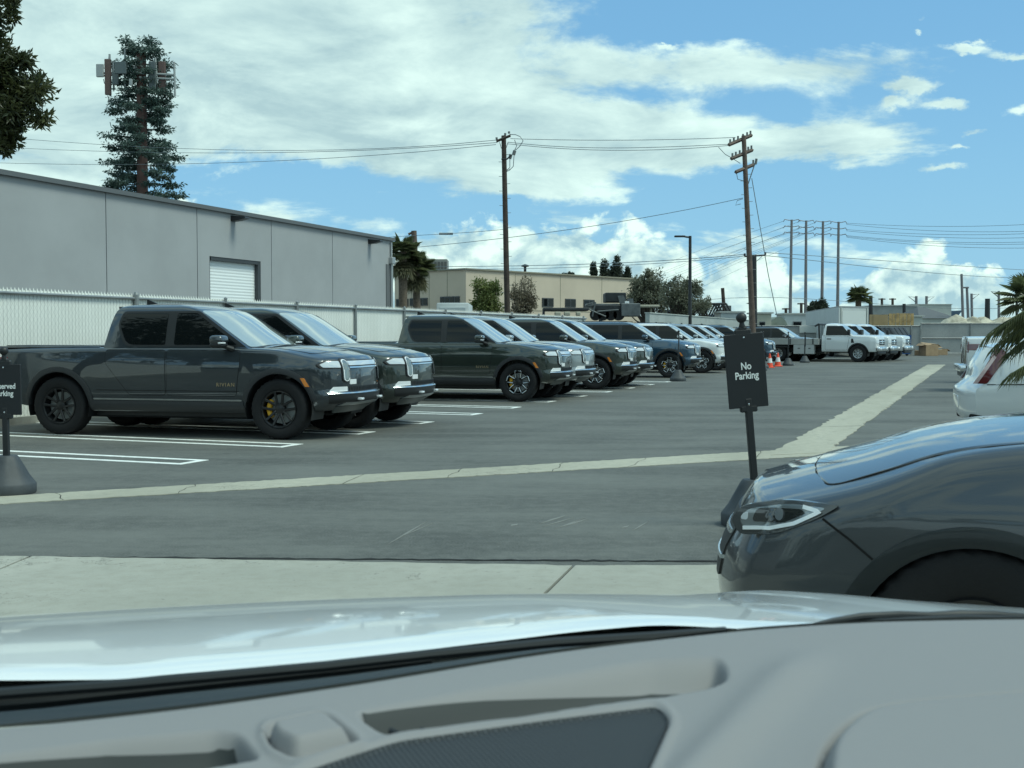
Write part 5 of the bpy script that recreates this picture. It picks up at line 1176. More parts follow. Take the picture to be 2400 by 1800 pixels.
# palms
PALM = leafmat('palm_leaf', (.075, .09, .042), (.22, .24, .115), 1.5, .4); PALMD = leafmat('palm_dead', (.17, .17, .10), (.32, .30, .18), 2.0)
def frond(mb, o, d, L, rs, fan=False, drop=.5, nl=26, ll=.5, wl=.03):
    d = Vector(d).normalized(); sidev = d.cross(Vector((0, 0, 1)));
    if sidev.length < .05: sidev = Vector((1, 0, 0))
    sidev.normalize(); upv = sidev.cross(d)
    if fan:                                         # a fan leaf on a stalk
        s_ = o + d * L * .45; mb.tube([o[:], s_[:]], .022, 4)
        for k in range(nl):
            a = -1.9 + 3.8 * k / (nl - 1); q = (d * math.cos(a) + sidev * math.sin(a)).normalized(); l = L * .62 * (.75 + .25 * math.cos(a)); e = s_ + q * l + Vector((0, 0, -drop * l * .55)); mid = s_ + q * l * .55 + upv * .02 + Vector((0, 0, -drop * l * .12)); w_ = Vector((0, 0, 1)).cross(q) * .045 * L
            mb.add([s_, mid - w_, e, mid + w_], [(0, 1, 2), (0, 2, 3)])
    else:                                           # a feather leaf: arching rib with leaflets
        R_ = []
        for i in range(15):
            f = i / 14; R_.append(o + d * L * f * (1 - .12 * f) + Vector((0, 0, -drop * L * f * f)))
        mb.tube([p[:] for p in R_], [.02 * (1 - .8 * i / 14) for i in range(15)], 5)
        for k in range(nl):
            f = .12 + .88 * k / (nl - 1); i = min(13, int(f * 14)); p = R_[i] + (R_[i + 1] - R_[i]) * (f * 14 - i); tg = (R_[i + 1] - R_[i]).normalized(); l = ll * (1 - .55 * f ** 2) * rs.uniform(.85, 1.15)
            for s_ in (-1, 1):
                q = (sidev * s_ * .75 + tg * .75 + Vector((0, 0, -.35 + rs.uniform(-.2, .2)))).normalized(); mid = p + q * l * .5; e = p + q * l + Vector((0, 0, -.28 * l)); w_ = tg * wl * .5
                mb.add([p - w_ * .6, mid - w_, e, mid + w_, p + w_ * .6], [(0, 1, 2), (0, 2, 3), (0, 3, 4)])
def palm(label, base, h, R_, rs, n=26, fan=True, skirt=0, tr=.2, lean=(0, 0), nl=22):
    t = thing('palm_tree', label, 'palm'); t.location = base; top = Vector((lean[0], lean[1], h))
    MB().tube([(0, 0, 0), (top * .5 + Vector((lean[0] * .1, 0, 0)))[:], top[:]], [tr * 1.15, tr, tr * .95], 12).obj('trunk', mat('palm_trunk', (.14, .11, .08), .9, var=.35, vscale=9, bump=.5, bscale=14), t)
    m = MB()
    for i in range(n):
        a = i * 2.4 + rs.uniform(-.3, .3); el = R(rs.uniform(-25, 75)) if i % 3 else R(rs.uniform(-30, 30)); d = Vector((math.cos(a) * math.cos(el), math.sin(a) * math.cos(el), math.sin(el))); frond(m, top, d, R_ * rs.uniform(.85, 1.1), rs, fan, .35 if fan else .5, nl)
    m.obj('crown', PALM, t, smooth=False, recalc=False)
    if skirt:
        m = MB()
        for i in range(skirt):
            a = i * 2.4; d = Vector((math.cos(a) * .45, math.sin(a) * .45, -1)); frond(m, top - Vector((0, 0, .2)), d, R_ * rs.uniform(.9, 1.3), rs, True, .2, 12)
        m.obj('dead_skirt', PALMD, t, smooth=False, recalc=False)
    return t
for px, py, Y, R_, lb in ((944, 590, 66, 1.15, 'taller fan palm at the warehouse corner, left of the brown pole'), (976, 624, 67, 1.1, 'lower fan palm in front of the brown pole')):
    p = at(px, py, Y); palm(lb, (p.x, Y, 0), p.z, R_, rs, 46, True, 44, .24 if px < 960 else .2)
p = at(2012, 694, 110); palm('round fan palm rising behind the white trailer', (p.x, 110, 0), p.z, 1.25, rs, 46, True, 0, .28)
p = at(2412, 700, 36); palm('palm crown under the floodlights at the right edge', (p.x, 36, 0), p.z, .95, rs, 26, True, 0, .2)
# near date palm whose fronds reach in from the right
p = at(2545, 735, 11); t = thing('palm_tree', 'near feather palm reaching in with dark drooping fronds from the right edge', 'palm', (p.x, 11, 0))
MB().tube([(0, 0, 0), (0, 0, p.z)], [.2, .17], 12).obj('trunk', mat('palm_trunk', (.14, .11, .08), .9), t)
m = MB(); top = Vector((0, 0, p.z))
for dx_, dy_, dz_, L, dr in ((-1, -.25, .42, 1.02, .42), (-1, .3, .30, 1.0, .44), (-1, .1, .06, .92, .38), (-1, -.1, -.22, .84, .22), (-.6, -.8, .6, 1.1, .6), (.5, -.8, .5, 1.1, .6), (1, .2, .5, 1.1, .6), (.4, .9, .4, 1.1, .6), (-.3, .5, 1, 1, .4), (-.5, -.4, .8, 1.1, .6)):
    frond(m, top, (dx_, dy_, dz_), L, rs, False, dr, 26, .36, .011)
m.obj('crown', PALM, t, smooth=False, recalc=False)
p2_ = at(2560, 850, 10); t = thing('palm_tree', 'single low palm frond in front of the white sedan at the right edge', 'palm', (p2_.x, 10, 0))
m = MB(); top = Vector((0, 0, p2_.z))
for dx_, dy_, dz_, L, dr in ((-1, -.1, .28, .86, .36), (-.5, .8, .5, .8, .5), (.6, -.5, .6, .9, .5), (.3, .8, .6, .9, .5)): frond(m, top, (dx_, dy_, dz_), L, rs, False, dr, 24, .30, .010)
m.obj('crown', PALM, t, smooth=False, recalc=False); MB().tube([(0, 0, 0), (0, 0, p2_.z)], [.14, .12], 10).obj('trunk', mat('palm_trunk', (.14, .11, .08), .9), t)
# ------------------------------------------------------------------ cell tower dressed as a pine
YM = 92.0; mb0 = at(333, 480, YM); mb0.z = 0; mb_top = at(331, 125, YM)
t = thing('cell_tower', 'cell tower disguised as a pine tree with antenna panels, above the warehouse', 'cell tower', mb0)
MB().tube([(0, 0, 0), (mb_top - mb0)[:]], [.48, .36], 16).obj('trunk', mat('tower_brown', (.15, .09, .078), .85, var=.2, vscale=2, bump=.2), t)
NEED = leafmat('pine_needles', (.030, .058, .048), (.15, .21, .18), 1.6, .5); P, D = [], []; br = MB()
def tuft(c, r, n):
    for _ in range(n):
        a = Vector((rs.gauss(0, 1), rs.gauss(0, 1), rs.gauss(0, .42))) * .62; P.append((c + a * r)[:]); D.append((a.x, a.y, a.z - .35 + rs.gauss(0, .3)))
def needle_branch(z, a, L, up=.05, dens=1.0):
    d = Vector((math.cos(a), math.sin(a), up)); o = Vector((d.x * .35, d.y * .35, z)); tr_ = (mb_top - mb0) * (z / (mb_top.z)); o.x += tr_.x
    br.tube([o[:], (o + d * L * .6)[:], (o + d * L + Vector((0, 0, -.12)))[:]], [.05, .04, .02], 5)
    for k in range(int(5 * L * dens)):
        f = rs.uniform(.46, 1.02); c = o + d * L * f + Vector((rs.gauss(0, .18), rs.gauss(0, .18), rs.gauss(-.06, .07))); tuft(c, .30, 30)
s_ = YM / FPX
py_ = 474
while py_ > 140:
    z = at(333, py_, YM).z; L = 2.75 if py_ > 440 else 2.45 if py_ > 330 else 1.9 if py_ > 250 else 1.7; a0 = rs.uniform(0, 6); k = 5
    for i in range(k): needle_branch(z + rs.uniform(-.07, .07), a0 + i * 2 * math.pi / k + rs.uniform(-.5, .5), L * rs.uniform(.5, 1.12), rs.uniform(-.06, .05), 1.1)
    py_ -= rs.uniform(19, 25)
for i in range(13): needle_branch(at(333, rs.uniform(108, 140), YM).z, rs.uniform(0, 6.28), rs.uniform(.5, 1.0), rs.uniform(.2, 1.0), 1.2)
for px, py in ((390, 215), (392, 240), (388, 262), (382, 190), (372, 275), (396, 200), (268, 150), (300, 118), (370, 130), (345, 100)):
    for _ in range(9): tuft(at(px, py, YM + rs.uniform(-.3, .3)) - mb0 + Vector((rs.gauss(0, .18), 0, rs.gauss(0, .3))), .26, 24)
V, F_ = leaves(P, D, .25, rs, .42); br.obj('branches', mat('branch_dark', (.03, .03, .028), .8), t); MB().add(V, F_).obj('needles', NEED, t, smooth=False, recalc=False)
ANT = mat('antenna_brown', (.13, .085, .075), .7); ANTG = mat('antenna_grey', (.34, .36, .36), .6); ANTD = mat('antenna_dark', (.10, .12, .125), .6)
for x0, y0, x1, y1, dy_, m_ in ((256, 145, 269, 228, -.9, ANT), (238, 158, 254, 188, -1.1, ANTG), (286, 156, 312, 184, -1.6, ANTD), (274, 176, 288, 205, -1.0, ANTD), (358, 151, 373, 215, -.9, ANTD), (377, 148, 392, 225, -.5, ANT), (318, 195, 325, 210, -1.5, ANTG)):
    a, b = at(x0, y1, YM), at(x1, y0, YM); MB().rbox((((a + b) / 2) - mb0 + Vector((0, dy_, 0)))[:], (b.x - a.x, .22, b.z - a.z), .03, 1).obj('antenna_panel', m_, t)
for pts in (((245, 176), (333, 174)), ((333, 176), (416, 180)), ((333, 186), (414, 190)), ((414.5, 150), (416.5, 230)), ((264, 132), (266, 230)), ((272, 148), (274, 216)), ((300, 120), (300, 216)), ((370, 140), (375, 200)), ((250, 182), (270, 181))):
    MB().tube([(at(x, y, YM) - mb0 + Vector((0, -.7, 0)))[:] for x, y in pts], .08, 6).obj('antenna_mount', ANTG, t)
for pts in (((250, 190), (252, 200), (258, 202)), ((260, 228), (263, 242), (272, 243)), ((265, 290), (268, 302), (274, 306))): MB().tube([(at(x, y, YM) - mb0 + Vector((0, -.7, 0)))[:] for x, y in pts], .03, 6).obj('antenna_cable', WIRE, t)

# ------------------------------------------------------------------ scrap and vehicles beyond the fence
YJ = 72.0; DK = mat('dark_machinery', (.028, .031, .034), .6, .2, var=.3, vscale=3); GK = mat('grey_machinery', (.12, .13, .135), .55, .2, var=.3, vscale=2)
def jbox(t, b0, nm, x0, y0, x1, y1, Y, th, m_, rz=0): a, b = at(x0, y1, Y), at(x1, y0, Y); return MB().rbox(((a + b) / 2 - b0)[:], (abs(b.x - a.x), th, abs(b.z - a.z)), .04, 1, (0, 0, rz)).obj(nm, m_, t)
b0 = at(1440, 760, YJ); b0.z = 0; t = thing('armoured_vehicle', 'dark armoured vehicle with a boxy turret parked beyond the fence', 'armoured vehicle', b0)
jbox(t, b0, 'turret', 1416, 687, 1464, 709, YJ, 2.0, DK); jbox(t, b0, 'hull', 1388, 716, 1452, 742, YJ, 2.6, DK); jbox(t, b0, 'engine_deck', 1452, 712, 1496, 742, YJ - .3, 2.4, GK)
jbox(t, b0, 'side_skirt', 1372, 712, 1450, 720, YJ - .6, 1.0, GK); jbox(t, b0, 'roof_plate', 1492, 715, 1542, 721, YJ - .2, 1.6, mat('pale_sheet', (.4, .38, .3), .7)); jbox(t, b0, 'roof_strut', 1523, 721, 1528, 738, YJ - .4, .2, mat('pale_sheet', (.4, .38, .3), .7)); jbox(t, b0, 'roof_strut', 1538, 721, 1541, 740, YJ - .4, .15, GK)
for x0, y0, x1, y1 in ((1448, 693, 1470, 712), (1470, 700, 1486, 716)):
    a, b = at(x0, y0, YJ - 1.2) - b0, at(x1, y1, YJ - 1.2) - b0
    MB().add([(a.x, a.y, a.z), (a.x + .35, a.y, a.z + .02), (b.x, b.y, b.z), (b.x - .45, b.y, b.z), (a.x, a.y + .05, a.z), (a.x + .35, a.y + .05, a.z + .02), (b.x, b.y + .05, b.z), (b.x - .45, b.y + .05, b.z)], [(0, 1, 2, 3), (7, 6, 5, 4), (0, 4, 5, 1), (1, 5, 6, 2), (2, 6, 7, 3), (3, 7, 4, 0)]).obj('armour_plate', GK, t)
for px, py in ((1467, 709), (1472, 709), (1490, 718), (1495, 718)): q = at(px, py, YJ - 1.4) - b0; MB().lathe([(0, -.06), (.06, -.06), (.08, .0)], 12, 'y', c=q[:]).obj('lamp', LENSW, t)
for i in range(4): q = at(1396 + 18 * i, 738, YJ - 1.2) - b0; MB().tube([(q + Vector((0, -.2, 0)))[:], (q + Vector((0, .3, 0)))[:]], .34, 14).obj('road_wheel', RUB, t)
m = MB()
for x0, y0, x1, y1 in ((1378, 724, 1420, 742), (1396, 708, 1388, 742), (1400, 730, 1450, 726), (1372, 716, 1392, 708)): m.tube([(at(x0, y0, YJ - 1.5) - b0)[:], (at(x1, y1, YJ - 1.5) - b0)[:]], .05, 6)
m.obj('bracing', GK, t)
b0 = at(1325, 760, 66); b0.z = 0; t = thing('flat_trailer', 'long low dark trailer with pale bundles beyond the fence', 'trailer', b0)
jbox(t, b0, 'bed', 1272, 722, 1378, 729, 66, 2.0, DK); jbox(t, b0, 'bulkhead', 1272, 728, 1276, 745, 66, 2.0, DK)
for x0, x1 in ((1300, 1314), (1322, 1336), (1350, 1360)): jbox(t, b0, 'bundle', x0, 731, x1, 740, 65, .8, mat('pale_sheet', (.4, .38, .3), .7))
for px in (1290, 1345): q = at(px, 748, 65.6) - b0; MB().tube([(q.x, q.y - .2, .4), (q.x, q.y + .2, .4)], .4, 14).obj('wheel', RUB, t)
b0 = at(1650, 760, 100); b0.z = 0; t = thing('steel_truss', 'dark open steel truss frame lying beyond the pale wall', 'scrap frame', b0)
m = MB()
for x0, y0, x1, y1 in ((1590, 742, 1622, 713), (1622, 713, 1698, 712), (1698, 712, 1722, 752), (1590, 742, 1722, 752), (1610, 745, 1640, 714), (1640, 714, 1660, 748), (1660, 748, 1678, 713), (1678, 713, 1700, 750), (1626, 714, 1650, 746), (1650, 714, 1640, 746), (1690, 714, 1672, 748)):
    for dy_ in (-.7, .7): m.tube([(at(x0, y0, 100) - b0 + Vector((0, dy_, 0)))[:], (at(x1, y1, 100) - b0 + Vector((0, dy_, 0)))[:]], .085, 6)
m.obj('frame', DK, t); jbox(t, b0, 'mesh_plate', 1698, 716, 1714, 750, 100.8, .05, GK)
for px, lb, m_, w_ in ((1564, 'blue-grey scrapped van behind the pale wall', mat('van_blue', (.07, .09, .12), .4, .2), 40), (1612, 'white scrapped van behind the steel truss', WB, 46)):
    b0 = at(px, 760, 106); b0.z = 0; t = thing('scrapped_van', lb, 'van', b0); k = 106 / FPX * w_ / 2; zt = at(px, 726, 106).z
    MB().prism([(-k * 1.1, .5), (k * 1.1, .5), (k * 1.1, zt * .62), (k * .75, zt * .68), (k * .45, zt), (-k, zt), (-k * 1.1, zt * .8)], -1, 1, 'y').obj('body', m_, t, smooth=False)
    MB().prism([(k * .42, zt * .70), (k * .68, zt * .70), (k * .44, zt * .95), (-.1, zt * .95), (-.1, zt * .70)], -1.01, 1.01, 'y').obj('side_window', GLASS, t)
    for q in (-.7, .7): MB().tube([(k * q, -1.02, .38), (k * q, 1.02, .38)], .38, 14).obj('wheel', RUB, t)

# tree outside the frame, known only as a dark shape mirrored in a truck window
b_ = Vector((-19, 1, 0))
tree('leafy_tree', 'tall leafy tree left of the lot, mirrored in the nearest truck rear window', b_, 5, [((0, 0, 9.5), (4.2, 4.2, 4.6)), ((2, 2, 7), (3, 3, 2.2)), ((-2.5, 1, 12.5), (2.4, 2.4, 2.6))], 5200, .5, LF_DARK, BARK, rs, .35, clumps=60)
P, D = [], []  # leafy row behind the camera, added to darken reflections in the vehicle paint
for _ in range(9000):
    x = rs.uniform(-75, 60); h = 4.5 + 2.5 * math.sin(x * .31) + 1.8 * math.sin(x * .83 + 1) ; P.append((x, -24 + rs.gauss(0, 1.6), abs(rs.gauss(0, .5)) * h + .3)); D.append((rs.gauss(0, 1), rs.gauss(0, 1), rs.gauss(0, 1)))
V, F_ = leaves(P, D, .9, rs, .6)
tag(MB().add(V, F_).obj('unseen_tree_line', LF_DARK, None, smooth=False, recalc=False), 'dark row of street trees across the road behind the camera', kind='stuff')
# ------------------------------------------------------------------ white sedan and pickup at the right edge
def sideline(B, sg, pts, wid, m, name, parent, off=.004): return line_on(B.sidep(sg), dense(pts, 6), wid, off, .006).obj(name, m, parent)
t = thing('white_sedan', 'white car at the right edge with an upright slanted red tail lamp', 'car')
B = Body(-1.05, 3.6, [(.28, .84), (.40, .90), (.6, .93), (.85, .93), (1.05, .90), (1.2, .86)], [(-1.05, .95), (-.4, 1.0), (2.5, 1.0), (3.6, .93)], [(-1.05, 1.20), (-.3, 1.235), (.6, 1.22), (2.2, 1.0), (3.2, .9), (3.6, .75)], [(-1.05, .34), (-.6, .28), (3.6, .28)], rc=.07, crown=.03, nose=(.3, 3, .8), rake=((.3, 0), (1, 0)), tail=(.22, 3, .5), trake=((.28, -.14), (.45, .0), (.68, .02), (.76, .0), (.80, -.09), (1.0, -.15), (1.2, -.26)))
b = B.build('body', P_WHITE, t, 50); cut(b, arch_cutters(B, (0, 2.85), .37, .34))
for ax in (0, 2.85): liner(t, B, ax, .34, .365)
for sg in (1, -1):
    f = B.sidep(sg)
    MB().conform(rounded([(-.93, .80), (-.80, .80), (-.585, 1.12), (-.64, 1.20), (-.70, 1.20)], .02), f, .010, .03, 10, 4).obj('tail_lamp', mat('red_lens_dull', (.10, .012, .014), .2, 0, .6), t)
    MB().conform(rounded([(-.95, .80), (-.90, .80), (-.70, 1.10), (-.73, 1.12)], .01), f, .014, .02, 8, 2).obj('reverse_lamp', mat('lamp_rose', (.55, .42, .42), .15, 0, 1.0), t)
    sideline(B, sg, [(-.80, .79), (-.3, .80), (.4, .81)], .010, SHUT, 'bumper_seam', t)
    MB().conform(rounded([(-.98, .32), (-.62, .32), (-.70, .42), (-.98, .46)], .03), f, .006, .03, 3, 5).obj('diffuser', BLK, t)
    for ax in (0, 2.85): wheel(t, ax, sg * .79, .34, .24, .23, 'multi', False, sg)
MB().conform(rounded([(-.34, .50), (.34, .50), (.34, .64), (-.34, .64)], .02), lambda y, z, o=0: B.warp((B.xt, y, z)) - Vector((o, 0, 0)), .006, .01, 2, 6).obj('plate', LENSW, t)
Cb = Cabin(1.18, 1.52, [(1.18, .80), (1.4, .68), (1.50, .60), (1.52, .55)], [(1.18, 2.1), (1.45, 1.4), (1.52, 1.2)], [(1.18, .05), (1.45, .60), (1.52, .8)], bow=.1, roof=.03)
Cb.build('cabin', P_WHITE, t)
MB().conform(rounded([(-.66, 1.22), (.66, 1.22), (.55, 1.46), (-.55, 1.46)], .04), Cb.back, .005, .01, 5, 8).obj('back_window', GLASS, t)
for sg in (1, -1): MB().conform(rounded([(.35, 1.22), (1.85, 1.22), (1.35, 1.44), (.75, 1.44)], .04), Cb.side(sg), .005, .01, 5, 8).obj('side_window', GLASS, t)
SY = -R(16); SM = Matrix.Rotation(SY, 4, 'Z')
pp = gnd(2262, 992, .36); t.scale = (1.08, 1.08, 1.08); t.location = pp - SM @ (Vector((-1.0, -.62, .36)) * 1.08); t.location.z = 0; t.rotation_euler = (0, 0, SY)
# pickup behind it
t = thing('white_pickup', 'white pickup with a reddish tail lamp behind the white car at the right edge', 'pickup truck')
B = Body(-1.2, 4.2, [(.45, .86), (.6, .93), (.9, .96), (1.2, .95), (1.4, .92)], [(-1.2, .97), (-.5, 1.0), (3.5, 1.0), (4.2, .94)], [(-1.2, 1.38), (1.4, 1.40), (3.2, 1.30), (4.2, 1.15)], [(-1.2, .58), (4.2, .5)], rc=.06, crown=.03, nose=(.25, 4, .6), rake=((.3, 0), (1, 0)), tail=(.05, 4, .3), trake=((.4, 0), (1.4, -.03)))
b = B.build('body', P_WHITE, t, 40); cut(b, arch_cutters(B, (0, 3.4), .46, .42))
for ax in (0, 3.4):
    liner(t, B, ax, .42, .455)
    for sg in (1, -1): wheel(t, ax, sg * .82, .42, .26, .28, 'multi', False, sg)
for sg in (1, -1):
    MB().conform(rounded([(-1.17, 1.06), (-.70, 1.06), (-.66, 1.14), (-.70, 1.22), (-1.17, 1.22)], .02), B.sidep(sg), .008, .03, 4, 6).obj('tail_lamp', mat('lamp_brown', (.16, .05, .045), .2, 0, 1.0), t)
tf = lambda y, z, o=0: B.warp((B.xt, y, z)) - Vector((o, 0, 0))
for sg in (1, -1): MB().conform(rounded([(sg * .80, 1.0), (sg * .95, 1.0), (sg * .95, 1.28), (sg * .80, 1.28)], .02), tf, .008, .02, 4, 3).obj('tail_lamp', mat('lamp_brown', (.16, .05, .045), .2, 0, 1.0), t)
MB().conform(rounded([(-.78, .72), (.78, .72), (.78, 1.34), (-.78, 1.34)], .03), tf, .004, .012, 6, 8).obj('tailgate', mat('tailgate_reflection', (.42, .34, .25), .35, 0, 1.0), t)  # beige reflection on the white tailgate, put into its colour
MB().rbox((-1.26, 0, .60), (.16, 1.9, .18), .04, 2).obj('bumper', CHR, t); MB().rbox((-1.2, 0, .44), (.12, 1.6, .14), .03, 2).obj('hitch_bar', BLK, t)
Cb = Cabin(1.36, 1.95, [(1.36, .90), (1.8, .76), (1.95, .64)], [(1.36, 3.0), (1.8, 2.3), (1.95, 2.0)], [(1.36, 1.3), (1.95, 1.45)], bow=.1, roof=.03); Cb.build('cabin', P_WHITE, t)
for sg in (1, -1): MB().conform(rounded([(1.5, 1.40), (2.85, 1.40), (2.2, 1.84), (1.55, 1.84)], .04), Cb.side(sg), .006, .01, 5, 6).obj('side_window', GLASS, t)
pp = gnd(2256, 872, .5); t.location = pp - SM @ Vector((-1.25, -.75, .5)); t.location.z = 0; t.rotation_euler = (0, 0, SY)
# a strip of another red lamp just in frame
# ------------------------------------------------------------------ graphite SUV in the right foreground
t = thing('graphite_suv', 'dark graphite SUV front with a clear headlamp filling the right foreground', 'SUV')
B = Body(-2.9, .90, [(.22, .80), (.30, .87), (.42, .905), (.62, .925), (.80, .925), (.92, .905), (1.0, .88), (1.1, .85)], [(-2.9, .97), (-1.6, 1.0), (-.3, 1.0), (.4, .995), (.65, .98), (.8, .945), (.9, .88)],
         [(-2.9, 1.14), (-1.2, 1.15), (-.85, 1.145), (-.45, 1.12), (0, 1.065), (.35, 1.0), (.6, .935), (.78, .88), (.90, .835)], [(-2.9, .26), (.9, .22)], rc=.10, crown=.035,
         nose=(.30, 2.6, 1.0), rake=[(.2, -.03), (.35, .04), (.50, .07), (.62, .055), (.70, .02), (.80, -.03), (.9, -.10), (1.0, -.18)], tail=(.1, 4, .4))
b = B.build('body', P_DARKSUV, t, 110); cut(b, arch_cutters(B, (0,), .405, .35), 75); liner(t, B, 0, .35, .40, .34)
for sg in (1, -1):
    f = B.sidep(sg); wheel(t, 0, sg * .80, .375, .20, .235, 'twin', False, sg)
    arch_trim(t, B, 0, .35, .398, .470, mat('arch_satin', (.040, .047, .050), .38, 0, .3), -.02, 1.02, .006)
    HLP = rounded([(.44, .868), (.62, .872), (.79, .842), (.83, .79), (.80, .735), (.68, .742), (.52, .815)], [.02, .05, .03, .02, .03, .05, .04])
    h = MB().conform(HLP, f, .004, .03, 12, 14).obj('headlight', mat('lamp_housing', (.05, .055, .06), .25, .2, .6), t)
    inner = rounded([(.48, .856), (.62, .858), (.77, .830), (.80, .79), (.775, .757), (.68, .764), (.54, .828)], .03)
    MB().conform(inner, f, .007, .02, 12, 12).obj('lens', mat('lamp_chrome', (.26, .29, .31), .12, .6, 1.0), h)
    MB().conform(rounded([(.575, .845), (.735, .836), (.755, .785), (.64, .79), (.56, .832)], .02), f, .010, .02, 8, 8).obj('reflector', mat('lamp_dark', (.02, .022, .024), .1, 0, 1.0), h)
    MB().conform([(.655 + .016 * math.cos(a), .820 + .022 * math.sin(a)) for a in [2 * math.pi * k / 20 for k in range(20)]], f, .016, .02, 6, 4).obj('projector', mat('projector_glass', (.22, .24, .26), .08, .3, 1.0), h)
    MB().conform(rounded([(.765, .822), (.785, .815), (.795, .795), (.768, .79)], .012), f, .012, .02, 5, 4).obj('turn_lamp', LENS, h)
    line_on(f, dense([(.785, .762), (.69, .767), (.60, .794), (.51, .842), (.57, .854)], 6), .013, .015, .008).obj('light_guide', LENSW, h)
    line_on(f, dense([(.50, .818), (.41, .755), (.33, .69)], 6), .008, .003, .005).obj('bumper_seam', SHUT, t)
hp = rounded([(-.78, -.795), (.70, -.72), (.70, .72), (-.78, .795)], .05)
hd = MB().conform(hp, B.top, .004, .012, 16, 30).obj('hood', P_DARKSUV, t); loop_on(B.top, hp, .010, .0015, .006).obj('hood_seam', SHUT, hd)
MB().conform(rounded([(-.52, .52), (.52, .52), (.58, .78), (-.58, .78)], .03), B.front, .006, .02, 6, 16).obj('grille', BLK, t)
for z in (.60, .70): MB().conform([(-.54, z - .008), (.54, z - .008), (.54, z + .008), (-.54, z + .008)], B.front, .012, .02, 1, 16).obj('grille_bar', CHR, t)
MB().conform(rounded([(-.80, .27), (.80, .27), (.84, .40), (-.84, .40)], .03), B.front, .006, .02, 4, 20).obj('lower_intake', BLK, t)
Cb = Cabin(1.08, 1.66, [(1.08, .84), (1.2, .81), (1.55, .68), (1.66, .58)], [(1.08, -.74), (1.35, -1.15), (1.6, -1.65), (1.66, -1.9)], [(1.08, -2.9), (1.66, -2.7)], bow=.16, roof=.03)
Cb.build('cabin', P_DARKSUV, t)
MB().conform(rounded([(-.78, 1.12), (.78, 1.12), (.62, 1.60), (-.62, 1.60)], .06), Cb.screen, .006, .02, 10, 14).obj('windshield', GLASS, t)
MB().conform([(-.92, -.74), (-.76, -.72), (-.76, .72), (-.92, .74)], B.top, .012, .02, 8, 3).obj('cowl', BLK, t)
for sg in (1, -1):
    MB().conform(rounded([(-2.2, 1.12), (-1.05, 1.12), (-1.55, 1.58), (-2.2, 1.58)], .04), Cb.side(sg), .006, .01, 8, 6).obj('side_window', GLASS, t)
    mr = MB().rbox((-1.02, sg * 1.0, 1.17), (.16, .22, .13), .05, 4).obj('mirror', P_DARKSUV, t); MB().tube([(-1.02, sg * .90, 1.14), (-1.05, sg * .82, 1.10)], .03, 8).obj('mirror_arm', BLK, mr)
GY = R(180 - 19.0); GM = Matrix.Rotation(GY, 4, 'Z')
t.location = Vector((1.545, 3.95, 0)) - GM @ Vector((0, .925, 0)); t.location.z = 0; t.rotation_euler = (0, 0, GY)
# ------------------------------------------------------------------ the car the photograph is taken from
oc = thing('own_car', 'white car seen from inside, grey dashboard with a speaker grille and white hood ahead', 'car', (0, 1.2, 0))
OB = Vector((0, 1.2, 0)); PSI = R(20.7); HD = Vector((-math.sin(PSI), math.cos(PSI), 0))
near_y = curve([(-250, 1578), (0, 1578.5), (250, 1577), (400, 1565), (760, 1535), (1150, 1491), (1410, 1462), (1550, 1453), (1680, 1458), (1880, 1471), (2100, 1476), (2700, 1500), (4400, 1580)])
crest_y = curve([(-1200, 1580), (-600, 1510), (-250, 1468), (0, 1448), (400, 1424), (900, 1404), (1300, 1395), (1440, 1396), (1530, 1397.5), (1590, 1390), (1680, 1384), (1900, 1392), (2150, 1412), (2400, 1429), (2700, 1455)])
zn = curve([(-250, 1.075), (0, 1.07), (800, 1.055), (1450, 1.05), (1560, 1.046), (1900, 1.035), (2700, 1.0), (4400, .92)])
m = MB(); NC, NR = 220, 34; V = []
for i in range(NC + 1):
    px = -250 + 4600 * i / NC; z0 = zn(px); p0 = gnd(px, near_y(px), z0)
    def prof(u, b): return z0 - b * u - b * .9 * u * u
    def crest(b):
        best = 9
        for k in range(0, 40):
            u = k * .03; p = p0 + HD * u; best = min(best, (CAMH - prof(u, b)) / p.y - (crest_y(1200 + p.x / p.y * FPX) - HORIZ) / FPX)
        return best
    lo, hi = -.15, .8
    for _ in range(30):
        md = (lo + hi) / 2
        if crest(md) < 0: lo = md
        else: hi = md
    b = (lo + hi) / 2
    for k in range(NR + 1):
        if k == 0: V.append((p0 + HD * .01 + Vector((0, 0, -.006)) - OB)[:]); continue
        u = 1.15 * (k - 1) / (NR - 1); z = prof(u, b) - .30 * max(0, u - .9) ** 1.3; e = math.exp(-u / .012) * .008
        q = p0 + HD * u; V.append((Vector((q.x, q.y, z - e)) - OB)[:])
m.add(V, [(i * (NR + 1) + k, (i + 1) * (NR + 1) + k, (i + 1) * (NR + 1) + k + 1, i * (NR + 1) + k + 1) for i in range(NC) for k in range(NR)])
m.obj('hood', mat('paint_own_white', (.74, .76, .76), .35, 0, 1.0, crough=.05, cior=1.3), oc, angle=60)
